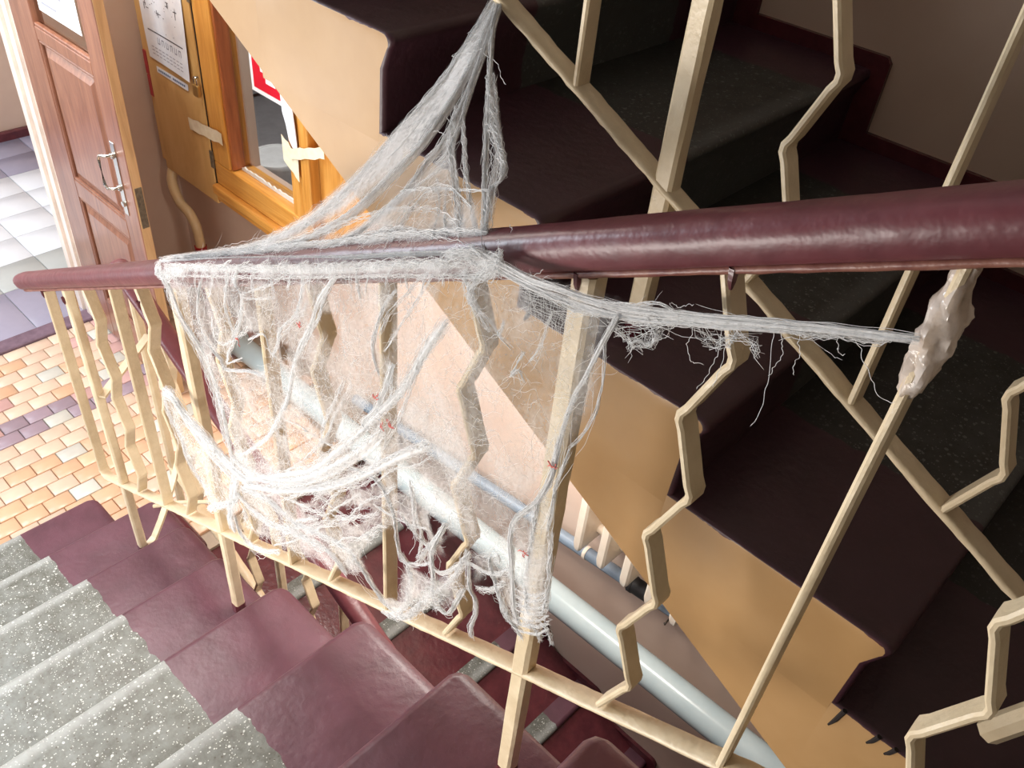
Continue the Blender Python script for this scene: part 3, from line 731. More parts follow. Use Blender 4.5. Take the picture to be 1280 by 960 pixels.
# railing of the lower flight
r3 = empty('lower_railing', (.4, .2, .2), 'cream railing with burgundy handrail going down behind the near railing', 'railing')
h3 = lambda x: 1.127 - .52 * x
hp = []
for dx, k in ((0, .4), (.008, .7), (.02, .9), (.035, 1)): hp.append(((-.20 + dx, .2, h3(-.16) + .012), k))
for k in range(1, 70):
    xx = -.16 + k * .025; hp.append(((xx, .2, h3(xx)), 1))
rail_profile_sweep(hp, .056, .044, seed=9).build('handrail', M['burg_rail'], r3, ang=60)
b3z = lambda x: h3(x) - .72
MB().bar(fine((-.14, b3z(-.14)), (1.5, b3z(1.5)), 60), .2, .030, .0095, .0006, rj).build('bottom_rail', M['cream'], r3, ang=60)
for i in range(0, 11):
    xc = -.132 + .152 * i
    if i % 2: MB().bar(wavy(xc, b3z(xc), h3(xc) - .022), .2, BW, BT).build('baluster', M['cream'], r3)
    else: MB().bar(fine((xc, b3z(xc) - (.18 if i % 4 == 0 else 0)), (xc, h3(xc) - .022), 4), .2, BW if i % 4 else .026, BT if i % 4 else .02).build('baluster' if i % 4 else 'post', M['cream'], r3)

# railing of the upper flight
r2 = empty('upper_railing', (1.4, .27, 2.1), 'cream iron railing of the upper flight, top right', 'railing')
u2 = lambda x: 2.1085 - .4785 * (x - 1.446)
Y2 = .27
pts = fine((-.3, u2(-.3)), (2.04, u2(2.04)), 150)
MB().bar(pts, Y2, .030, .0105, .0011, rj).build('bottom_rail', M['cream'], r2, ang=60)
for i in range(-8, 6):
    xc = 1.424 + .153 * i; zt = u2(xc) + .70
    if i == 0 or i == -6:
        q = next(q for q in range(-6, 5) if up_nose(q)[0] > xc); post(xc, up_nose(q)[1] - .002, zt, Y2, r2, .027)
    elif (i % 2 if i > 0 else i % 2 == 0): MB().bar(wavy(xc, u2(xc) + .004, zt, -1, .017), Y2, BW, BT).build('baluster', M['cream'], r2)
    else: MB().bar(fine((xc, u2(xc) + .004), (xc, zt), 6), Y2, BW, BT, .0005, rj).build('baluster', M['cream'], r2)
hp = [((-.3 + k * .05, Y2, u2(-.3 + k * .05) + .728), 1) for k in range(48)]
rail_profile_sweep(hp, seed=12).build('handrail', M['burg_rail'], r2, ang=60)
# welded link between the two railings at the half landing
MB().bar([(2.035, 1.66), (2.048, 1.70), (2.06, 1.735)], .25, .03, .03).build('link_post', M['cream'], r2)

# ================================================================== radiator and pipes on the far wall
rd = empty('radiator', (1.15, 1.08, .36), 'pale cast iron radiator with pointed sections below the upper flight', 'radiator')
def section(x):
    mb = MB(); z0, z1 = .365, .90; R_ = []
    for z, k in ((z0, .55), (z0 + .010, .85), (z0 + .03, 1), (z1 - .03, 1), (z1 - .01, .85), (z1, .55)):
        w = .017 * k; y0, y1 = 1.005 + .012 * (1 - k), 1.118
        R_.append([(x - w, y0 + .006, z), (x - w * .6, y0, z), (x + w * .6, y0, z), (x + w, y0 + .006, z), (x + w, y1, z), (x - w, y1, z)])
    return mb.rings(R_)
for k in range(9):
    section(.945 + .0975 * k).build('section', M['radiator'], rd, ang=25)
MB().tube([(.90, 1.10, .42), (1.80, 1.10, .42)], .017, 10, ref=(0, 0, 1)).tube([(.90, 1.10, .84), (1.80, 1.10, .84)], .017, 10).build('hub', M['radiator'], rd)
hp_ = empty('heating_pipe', (.6, 1.105, .27), 'thin blue grey heating pipe under the radiator', 'pipe')
MB().tube([(-.35, 1.105, .105), (.3, 1.105, .185), (.80, 1.105, .245), (1.55, 1.105, .325)], .023, 14).build('pipe', M['pipe_dark'], hp_)
MB().tube([(.925, 1.105, .258), (.938, 1.105, .2595)], .0255, 14).build('white_ring', M['radiator'], hp_, label='white ring on the pipe')
MB().tube([(1.12, 1.105, .279), (1.135, 1.105, .2805), (1.136, 1.105, .281), (1.19, 1.105, .287)], [.031, .031, .029, .029], 14).build('coupling', M['black'], hp_, label='dark coupling')
sw = empty('drain_pipe', (.5, .97, .1), 'thick pale blue drain pipe along the far wall', 'pipe')
MB().tube([(-1.10, .97, .055), (-.2, .97, .085), (.8, .97, .122), (1.9, .97, .165)], .052, 24).build('pipe', M['pipe'], sw)
MB().tube([(-1.16, .97, .055), (-1.05, .97, .058)], .062, 24).build('socket', M['pipe'], sw)
o = MB().tube([(1.269, 1.155, .195), (1.272, 1.118, .19), (1.272, 1.112, .205)], .003, 6).build('wall_hook', M['oldsteel']); tag(o, 'small dark hook in the far wall right of the radiator pipe', 'hook')
BUNDLES = [
(10.2,34,0.25,[1116,270,2261,1122,241,2237,1125,178,2178,1099,120,2107,1068,62,2035,1009,21,1963,867,-4,1862,583,-10,1702]),
(7.5,34,0.3,[1122,267,2261,1138,236,2240,1159,189,2207,1170,142,2167,1167,99,2124,1141,55,2068,1098,18,2008,980,-3,1924,679,-8,1756]),
(6.0,34,0.35,[1126,266,2263,1153,221,2234,1175,182,2208,1190,151,2187,1209,99,2146,1203,74,2119,1199,43,2087,1161,7,2032,1094,-14,1976]),
(3.9,16,0.4,[1129,261,2260,1155,220,2235,1175,186,2212,1190,158,2193,1217,116,2168,1233,81,2142,1225,70,2127]),
(6.4,26,0.7,[1187,137,2172,1210,109,2157,1241,78,2144,1297,34,2132,1345,-4,2121,1372,-25,2115]),
(4.5,16,0.9,[1192,149,2186,1219,116,2168,1268,73,2153,1311,37,2142,1351,7,2135,1388,-21,2128]),
(3.7,34,0.35,[1132,261,2261,1153,226,2239,1205,171,2214,1261,114,2190,1317,58,2166,1345,30,2154,1388,-10,2138,1415,-36,2128]),
(7.1,22,1.0,[1210,167,2213,1280,107,2193,1323,70,2180,1353,33,2161,1390,-10,2140]),
(6.1,20,1.3,[1268,108,2188,1314,79,2184,1344,56,2179,1359,40,2171,1354,29,2158,1389,-17,2132]),
(3.2,40,0.25,[585,-11,1702,777,-14,1803,960,-19,1898,1144,-24,1992,1271,-26,2060,1365,-28,2109,1426,-31,2138]),
(5.3,26,0.7,[627,-6,1730,874,-9,1861,1046,-6,1957,1172,-6,2025,1275,-5,2082,1349,-8,2120,1394,-12,2140]),
(4.1,14,0.9,[877,-11,1861,1037,0,1958,1124,18,2023,1197,25,2068,1275,19,2105,1340,0,2123]),
(4.7,18,1.1,[1099,-17,1975,1167,-3,2026,1239,2,2069,1325,-14,2100,1398,-26,2128]),
(4.9,14,0.7,[1148,-14,2005,1172,20,2050,1206,42,2090,1235,60,2123,1246,75,2144]),
(3.7,12,0.9,[1241,-24,2045,1233,7,2071,1243,35,2103,1278,40,2127,1343,15,2138]),
(4.2,12,0.5,[975,-15,1910,1065,8,1981,1118,37,2037,1149,78,2094,1167,115,2139]),
(4.5,10,0.4,[743,-10,1788,931,0,1901,1052,33,1997,1105,74,2066,1137,128,2136,1143,188,2197]),
(2.7,10,0.8,[1273,44,2129,1298,17,2116,1336,-14,2106]),
(2.8,8,0.8,[1243,54,2121,1285,20,2111,1311,-13,2094]),
(2.8,10,1.0,[1189,44,2083,1249,42,2113,1302,35,2136,1351,29,2157]),
(11.0,40,0.9,[662,-45,1749,639,-45,1721,668,-45,1728,735,-45,1773]),
(6.6,40,1.5,[1347,-45,2085,1383,-45,2122,1418,-45,2128,1444,-45,2149,1430,-45,2120,1384,-45,2097]),
(5.8,30,1.2,[1371,-45,2114,1405,-45,2139,1431,-45,2135,1415,-45,2109,1404,-45,2082,1421,-45,2068]),
(3.4,14,0.7,[1396,-45,2103,1410,-45,2083,1423,-45,2067,1439,-45,2055]),
(7.4,30,0.6,[676,-45,1749,934,-45,1877,1137,-45,1979,1294,-45,2064,1395,-45,2117]),
(3.1,14,0.9,[700,-45,1744,931,-45,1861,1136,-45,1967,1266,-45,2036,1372,-45,2091,1441,-45,2126]),
(3.8,8,0.9,[854,-45,1851,814,-45,1819,787,-45,1790,782,-45,1755]),
(3.7,8,0.9,[913,-45,1881,876,-45,1851,852,-45,1824,824,-45,1768]),
(3.6,8,0.9,[969,-45,1908,934,-45,1880,912,-45,1855,899,-45,1825]),
(3.4,8,0.9,[1020,-45,1934,989,-45,1907,968,-45,1883,962,-45,1849]),
(3.3,8,0.9,[1068,-45,1958,1039,-45,1933,1020,-45,1910,1020,-45,1872]),
(3.2,8,0.9,[1114,-45,1980,1086,-45,1957,1069,-45,1935,1056,-45,1906]),
(3.1,8,0.9,[1156,-45,2001,1131,-45,1979,1115,-45,1959,1108,-45,1926]),
(3.0,8,0.9,[1196,-45,2021,1172,-45,2000,1158,-45,1981,1158,-45,1967]),
(2.9,8,0.9,[1233,-45,2040,1211,-45,2020,1198,-45,2002,1203,-45,1983]),
(2.8,8,0.9,[1269,-45,2058,1248,-45,2039,1236,-45,2021,1228,-45,1990]),
(2.7,8,0.9,[1302,-45,2074,1283,-45,2056,1271,-45,2039,1270,-45,2024]),
(2.7,8,0.9,[1334,-45,2090,1316,-45,2073,1305,-45,2057,1308,-45,2038]),
(2.6,8,0.9,[1364,-45,2105,1347,-45,2089,1337,-45,2073,1330,-45,2043]),
(2.5,8,0.9,[1392,-45,2119,1376,-45,2103,1367,-45,2089,1364,-45,2073]),
(2.5,8,0.9,[1420,-45,2133,1404,-45,2118,1396,-45,2104,1397,-45,2084]),
(4.3,40,0.3,[660,-45,1735,683,-45,1707,702,-45,1664,736,-45,1637,768,-45,1612,786,-45,1577,795,-45,1540,801,-45,1499,804,-45,1465,804,-45,1420,808,-45,1350]),
(7.2,22,0.6,[665,-45,1726,693,-45,1661,751,-45,1605,781,-45,1517,791,-45,1444,799,-45,1408]),
(11.0,70,0.2,[554,-45,1393,594,-45,1402,635,-45,1376,702,-45,1369,762,-45,1359,827,-45,1360,868,-45,1364]),
(8.0,40,0.3,[553,-45,1381,604,-45,1394,654,-45,1356,713,-45,1333,790,-45,1320]),
(6.8,22,0.5,[548,-45,1367,555,-45,1321,586,-45,1285,600,-45,1224,639,-45,1193,693,-45,1182]),
(10.0,34,0.4,[648,-45,1106,712,-45,1173,771,-45,1232,807,-45,1292]),
(11.4,60,0.3,[815,-45,1355,796,-45,1295,768,-45,1220,753,-45,1162,758,-45,1130]),
(6.5,26,0.6,[771,-45,1190,783,-45,1150,826,-45,1145,875,-45,1174,938,-45,1228]),
(11.8,90,0.3,[806,-45,1392,861,-45,1395,944,-45,1436,1030,-45,1500,1110,-45,1583,1170,-45,1654,1222,-45,1723,1262,-45,1788]),
(8.2,40,0.35,[822,-45,1339,960,-45,1457,1077,-45,1564,1147,-45,1657,1199,-45,1729,1245,-45,1800,1295,-45,1876,1338,-45,1966,1375,-45,2034]),
(10.1,50,0.5,[835,-45,1336,968,-45,1430,1096,-45,1538,1204,-45,1650,1295,-45,1762,1357,-45,1829]),
(7.2,36,0.5,[817,-45,1312,906,-45,1358,964,-45,1367,1014,-45,1377,1084,-45,1411,1174,-45,1447]),
(7.4,30,0.6,[798,-45,1278,860,-45,1278,922,-45,1297,1010,-45,1345,1104,-45,1382,1157,-45,1370]),
(4.3,40,0.4,[845,-45,1421,917,-45,1505,957,-45,1556,994,-45,1621,1027,-45,1684,1044,-45,1735,1069,-45,1803,1110,-45,1878,1131,-45,1927,1171,-45,1987]),
(3.4,20,0.5,[1093,-45,1965,1094,-45,1932,1074,-45,1876,1045,-45,1841,1023,-45,1814,1015,-45,1786,995,-45,1749]),
(3.4,12,0.6,[1021,-45,1797,1052,-45,1837,1082,-45,1875,1105,-45,1914]),
(4.3,22,0.7,[931,-45,1882,913,-45,1841,928,-45,1827,920,-45,1790,901,-45,1749,879,-45,1713]),
(3.4,12,0.9,[928,-45,1827,972,-45,1860,1018,-45,1894,1062,-45,1937]),
(2.9,8,0.8,[927,-45,1822,980,-45,1848,1024,-45,1875]),
(3.9,18,0.8,[897,-45,1854,870,-45,1776,880,-45,1737,882,-45,1714,859,-45,1676,844,-45,1641]),
(4.7,26,0.6,[803,-45,1789,777,-45,1728,770,-45,1694,785,-45,1664,807,-45,1645,828,-45,1638,840,-45,1626,917,-45,1671,963,-45,1690]),
(2.7,8,0.5,[844,-45,1641,885,-45,1675,902,-45,1690]),
(3.9,12,1.4,[821,-45,1728,817,-45,1685,847,-45,1685,905,-45,1736,939,-45,1775]),
(2.5,10,0.8,[928,-45,1742,979,-45,1783,990,-45,1758,1006,-45,1756]),
(3.3,16,0.5,[1171,-45,1987,1142,-45,1938,1126,-45,1896,1086,-45,1828,1070,-45,1797]),
(2.9,12,0.5,[1213,-45,2025,1213,-45,2000,1218,-45,1976]),
(2.9,18,0.5,[1288,-45,2028,1272,-45,2005,1260,-45,1981,1246,-45,1943,1241,-45,1908,1253,-45,1876]),
(4.8,50,0.5,[1282,-45,1914,1273,-45,1882,1259,-45,1843,1245,-45,1809,1224,-45,1780,1218,-45,1763,1230,-45,1763]),
(4.1,14,0.7,[1275,-45,1909,1279,-45,1879,1275,-45,1836]),
(2.8,10,0.6,[1334,-45,2071,1301,-45,2024,1272,-45,1985,1255,-45,1941]),
(2.8,8,0.6,[1347,-45,2077,1322,-45,2029,1294,-45,1977,1264,-45,1922]),
(4.1,14,0.5,[1344,-45,1994,1331,-45,1944,1313,-45,1888,1292,-45,1826,1261,-45,1752,1242,-45,1690]),
(4.7,14,0.6,[1177,-45,1820,1144,-45,1746,1121,-45,1698,1105,-45,1636]),
(3.7,14,0.7,[1195,-45,1824,1149,-45,1733,1125,-45,1676,1056,-45,1572,1002,-45,1502]),
(3.1,10,0.9,[1043,-45,1726,1002,-45,1632,1048,-45,1646,1097,-45,1655,1148,-45,1667]),
(2.8,10,0.9,[1006,-45,1480,1051,-45,1522,1095,-45,1576,1128,-45,1603]),
(3.1,10,0.9,[1097,-45,1489,1155,-45,1579,1206,-45,1631,1246,-45,1688]),
(3.9,10,0.9,[972,-45,1404,1043,-45,1481,1107,-45,1555,1157,-45,1616]),
(3.4,10,0.9,[918,-45,1229,997,-45,1316,1070,-45,1412,1124,-45,1468]),
(3.3,10,0.9,[1066,-45,1479,1113,-45,1547,1155,-45,1594,1187,-45,1622]),
(3.6,10,0.9,[1100,-45,1472,1140,-45,1527,1177,-45,1576,1207,-45,1617]),
(3.2,10,0.9,[1117,-45,1473,1149,-45,1508,1180,-45,1534,1205,-45,1567]),
(3.4,10,0.9,[1038,-45,1491,1084,-45,1528,1129,-45,1594,1163,-45,1628]),
(5.1,10,0.9,[1030,-45,1441,1062,-45,1455,1094,-45,1478,1118,-45,1475]),
(3.5,10,0.9,[1023,-45,1466,1077,-45,1526,1126,-45,1579,1165,-45,1612]),
(5.2,10,0.9,[1026,-45,1495,1090,-45,1514,1149,-45,1517,1199,-45,1534]),
(5.0,10,0.9,[1124,-45,1494,1170,-45,1530,1213,-45,1566,1248,-45,1606]),
(3.0,10,0.9,[1086,-45,1511,1128,-45,1560,1168,-45,1613,1200,-45,1655]),
(3.1,10,0.9,[923,-45,1378,981,-45,1441,1034,-45,1486,1078,-45,1545]),
(5.0,10,0.9,[1105,-45,1399,1158,-45,1465,1206,-45,1514,1244,-45,1564]),
(5.1,10,0.9,[1027,-45,1380,1090,-45,1441,1148,-45,1499,1194,-45,1553]),
(2.3,10,0.9,[1230,-45,1648,1280,-45,1723,1326,-45,1766,1361,-45,1814]),
(5.4,10,0.9,[963,-45,1335,1017,-45,1359,1065,-45,1354,1109,-45,1390]),
(5.4,10,0.9,[932,-45,1256,1008,-45,1358,1073,-45,1422,1125,-45,1488]),
(4.2,10,0.9,[1176,-45,1541,1218,-45,1608,1256,-45,1651,1286,-45,1697]),
(3.2,10,0.9,[931,-45,1417,1007,-45,1510,1072,-45,1569,1125,-45,1638]),
(3.3,10,0.9,[1234,-45,1615,1278,-45,1627,1320,-45,1643,1354,-45,1666]),
(3.4,10,0.9,[1198,-45,1501,1223,-45,1539,1246,-45,1573,1265,-45,1588]),
(3.2,10,0.9,[956,-45,1297,1007,-45,1376,1051,-45,1421,1086,-45,1451]),
(5.3,10,0.9,[933,-45,1273,998,-45,1355,1057,-45,1427,1103,-45,1484]),
(4.5,10,0.9,[915,-45,1405,983,-45,1420,1049,-45,1452,1102,-45,1471]),
(4.1,24,0.8,[1166,-45,1647,1242,-45,1673,1278,-45,1642,1288,-45,1582,1299,-45,1544,1334,-45,1565,1366,-45,1601]),
(5.2,30,0.6,[1174,-45,1447,1205,-45,1423,1235,-45,1400,1266,-45,1392,1306,-45,1407]),
(8.8,40,0.8,[1251,-45,1361,1290,-45,1386,1319,-45,1422,1352,-45,1493,1376,-45,1551]),
(6.2,26,0.9,[1296,-45,1559,1323,-45,1528,1315,-45,1459,1296,-45,1408]),
(4.5,26,0.6,[1334,-45,1565,1352,-45,1611,1372,-45,1661,1390,-45,1706]),
(4.6,50,0.5,[1390,-45,1706,1366,-45,1630,1366,-45,1597,1370,-45,1575,1372,-45,1537,1381,-45,1517,1404,-45,1517,1420,-45,1563,1432,-45,1607]),
(4.4,22,0.8,[1349,-45,1590,1383,-45,1593,1406,-45,1623,1425,-45,1662,1433,-45,1690]),
(5.6,24,0.7,[1377,-45,1542,1400,-45,1585,1421,-45,1638,1438,-45,1691]),
(4.5,18,1.0,[1295,-45,1649,1322,-45,1637,1348,-45,1629,1373,-45,1631]),
(3.9,18,0.9,[1315,-45,1731,1326,-45,1675,1341,-45,1633,1335,-45,1577]),
(3.9,28,0.5,[1435,-45,1671,1440,-45,1617,1454,-45,1602,1457,-45,1575,1450,-45,1532,1454,-45,1511]),
(5.2,22,0.9,[1427,-45,1664,1458,-45,1673,1486,-45,1690,1511,-45,1724]),
(5.3,20,1.4,[1455,-45,1630,1482,-45,1652,1503,-45,1690]),
(3.7,30,0.5,[1475,-45,1715,1474,-45,1702,1488,-45,1671,1498,-45,1647,1509,-45,1628,1524,-45,1622]),
(2.0,12,0.6,[1479,-45,1713,1489,-45,1719,1485,-45,1728,1475,-45,1714]),
(5.3,22,1.2,[1496,-45,1660,1515,-45,1629,1535,-45,1619,1543,-45,1605]),
(2.5,50,0.3,[1590,-45,2161,1586,-45,2145,1582,-45,2132,1574,-45,2100,1567,-45,2071,1560,-45,2049,1554,-45,2010,1551,-45,1979,1548,-45,1951]),
(4.7,60,0.35,[1550,-45,1984,1550,-45,1949,1547,-45,1915,1534,-45,1870,1517,-45,1837,1505,-45,1810,1502,-45,1778,1509,-45,1741,1515,-45,1699,1524,-45,1657,1536,-45,1631]),
(1.9,12,0.4,[1582,-45,2129,1588,-45,2090,1588,-45,2060,1586,-45,2037,1577,-45,2004,1564,-45,1977]),
(2.6,16,0.5,[1564,-45,1977,1561,-45,1951,1555,-45,1909,1556,-45,1871,1554,-45,1836]),
(3.9,26,0.6,[1534,-45,1870,1534,-45,1831,1534,-45,1780,1536,-45,1720,1547,-45,1663]),
(3.8,20,0.7,[1558,-45,1840,1563,-45,1792,1569,-45,1736,1568,-45,1686]),
(3.0,12,0.9,[1515,-45,1690,1535,-45,1699,1556,-45,1716,1571,-45,1741]),
(3.0,12,0.9,[1516,-45,1678,1536,-45,1687,1557,-45,1705,1573,-45,1730]),
(3.0,12,0.9,[1518,-45,1666,1538,-45,1675,1559,-45,1693,1574,-45,1719]),
(3.0,12,0.9,[1519,-45,1653,1540,-45,1663,1561,-45,1682,1576,-45,1708]),
(3.1,12,0.9,[1521,-45,1641,1541,-45,1650,1563,-45,1670,1578,-45,1696]),
(3.1,12,0.9,[1522,-45,1628,1543,-45,1638,1564,-45,1658,1580,-45,1685]),
(3.1,12,0.9,[1524,-45,1615,1544,-45,1625,1566,-45,1645,1581,-45,1673]),
(5.1,16,1.2,[1541,-45,1649,1560,-45,1651,1573,-45,1638]),
(4.0,12,1.0,[1562,-45,1671,1579,-45,1667,1591,-45,1648]),
(2.5,14,0.9,[1457,-45,2081,1455,-45,2067,1450,-45,2056]),
(2.5,10,0.7,[1488,-45,2058,1480,-45,2037,1476,-45,2018,1484,-45,2032,1493,-45,2020]),
(2.0,10,0.8,[1517,-45,2124,1511,-45,2092,1506,-45,2069,1497,-45,2051]),
(1.7,8,0.6,[1404,-45,2074,1435,-45,2070,1454,-45,2058,1472,-45,2052]),
(4.1,110,0.18,[1417,-45,2139,1456,-45,2143,1488,-45,2145,1522,-45,2153,1554,-43,2158,1584,-42,2166,1616,-40,2178,1646,-38,2190,1681,-36,2204,1706,-34,2215,1737,-32,2228,1766,-30,2240,1795,-27,2251,1823,-25,2262]),
(4.2,50,0.5,[1428,-45,2135,1462,-45,2136,1504,-45,2140,1538,-44,2146,1578,-42,2155,1610,-40,2167,1647,-38,2184,1682,-36,2199,1720,-33,2217,1749,-31,2230]),
(4.5,20,0.8,[1440,-45,2130,1473,-45,2136,1514,-45,2139,1544,-44,2140,1586,-42,2157]),
(2.1,10,1.0,[1554,-43,2158,1600,-41,2177,1622,-40,2190,1645,-38,2192]),
(4.1,30,1.2,[1586,-42,2157,1611,-40,2164,1640,-39,2180,1668,-37,2193,1695,-35,2205]),
(5.2,40,1.7,[1662,-37,2189,1676,-37,2180,1687,-36,2181,1701,-35,2198,1716,-34,2197,1721,-34,2190]),
(5.6,34,1.7,[1584,-42,2147,1603,-41,2140,1619,-40,2146,1631,-39,2167,1633,-39,2178]),
(2.8,12,1.6,[1617,-40,2173,1629,-40,2158,1625,-40,2146,1611,-41,2144,1606,-41,2129]),
(3.6,20,1.3,[1732,-32,2223,1751,-31,2227,1770,-29,2236,1777,-29,2242]),
(2.9,16,0.9,[1761,-30,2235,1784,-28,2241,1797,-27,2245,1808,-26,2256]),
]
LOOSE = [
[1724,-33,2220,1729,-33,2198,1736,-33,2161,1736,-34,2139,1735,-34,2123],
[1783,-28,2240,1795,-28,2228,1806,-27,2216,1816,-27,2204,1823,-26,2205,1827,-26,2209],
[1682,-36,2200,1688,-36,2174,1686,-36,2157,1678,-37,2128],
[1698,-35,2208,1692,-36,2177,1694,-36,2152,1690,-36,2139],
[1661,-37,2191,1660,-38,2167,1665,-38,2154,1679,-37,2156],
[1729,-32,2221,1737,-32,2203,1735,-33,2184,1732,-33,2175],
[1744,-31,2228,1749,-31,2209,1751,-32,2189],
[1769,-29,2239,1776,-29,2225,1781,-29,2225],
[1642,-38,2189,1635,-39,2197,1646,-38,2197,1654,-37,2205],
[1461,-45,2145,1478,-45,2140,1491,-45,2154,1501,-45,2163],
[1444,-45,2152,1462,-45,2136,1483,-45,2143,1512,-45,2156,1527,-45,2155],
[1155,203,2218,1212,175,2221,1257,146,2218],
[1164,124,2146,1169,113,2138,1209,102,2150],
[1424,-19,2149,1427,-12,2158,1418,-5,2160],
[1106,209,2197,1105,205,2192,1123,197,2194],
[1394,-45,1700,1399,-45,1737,1422,-45,1741],
[1152,-45,1426,1182,-45,1390,1214,-45,1373,1276,-45,1409],
]
VEILS = [
(2,0.75,[1116,270,2261,1119,184,2180,1080,109,2086,1016,45,1990,906,2,1889,583,-10,1702,884,-15,1860,1037,0,1958,1108,31,2026,1160,68,2091,1178,130,2160,1164,201,2221]),
(2,0.38,[1141,232,2239,1190,151,2187,1214,79,2130,1172,32,2062,1094,-14,1976,1241,-24,2045,1416,-32,2132,1350,26,2153,1304,34,2135,1245,79,2147,1205,126,2171]),
(2,0.45,[583,-10,1702,906,2,1889,1058,13,1982,1183,23,2059,1304,17,2118,1375,9,2150,1431,-36,2136,593,-15,1702]),
(1,0.55,[662,-45,1749,937,-45,1892,1438,-45,2150,1449,-45,2130,1372,-45,2085,666,-45,1722]),
(1,0.34,[665,-45,1726,1372,-45,2090,1357,-45,2001,1295,-45,1835,1186,-45,1663,822,-45,1339,804,-45,1443,779,-45,1591,707,-45,1681]),
(1,0.42,[822,-45,1339,795,-45,1405,1002,-45,1502,1188,-45,1697,1353,-45,1939,1442,-45,1846,1441,-45,1693,1365,-45,1606,1171,-45,1379,968,-45,1256,786,-45,1166]),
(1,0.25,[1372,-45,2090,1462,-45,2136,1524,-45,2144,1590,-45,2163,1582,-45,2124,1589,-45,2086,1587,-45,2044,1567,-45,1979,1549,-45,1930,1507,-45,1814,1455,-45,1706,1357,-45,1823,1295,-45,1835]),
(1,0.55,[1501,-45,1809,1547,-45,1928,1556,-45,1871,1565,-45,1794,1575,-45,1694,1544,-45,1625,1516,-45,1682]),
(1,0.45,[1441,-45,1693,1501,-45,1809,1526,-45,1623,1498,-45,1647,1475,-45,1676,1444,-45,1610]),
(1,0.42,[1252,-45,1394,1296,-45,1540,1375,-45,1578,1427,-45,1664,1440,-45,1606,1404,-45,1521,1352,-45,1487,1296,-45,1393]),
(1,0.35,[554,-45,1393,827,-45,1360,799,-45,1226,657,-45,1113,639,-45,1193,569,-45,1261]),
(3,0.6,[1434,-45,2141,1522,-45,2158,1584,-42,2170,1645,-38,2192,1712,-34,2220,1714,-34,2212,1648,-38,2182,1595,-41,2157,1540,-44,2136,1474,-45,2129]),
]
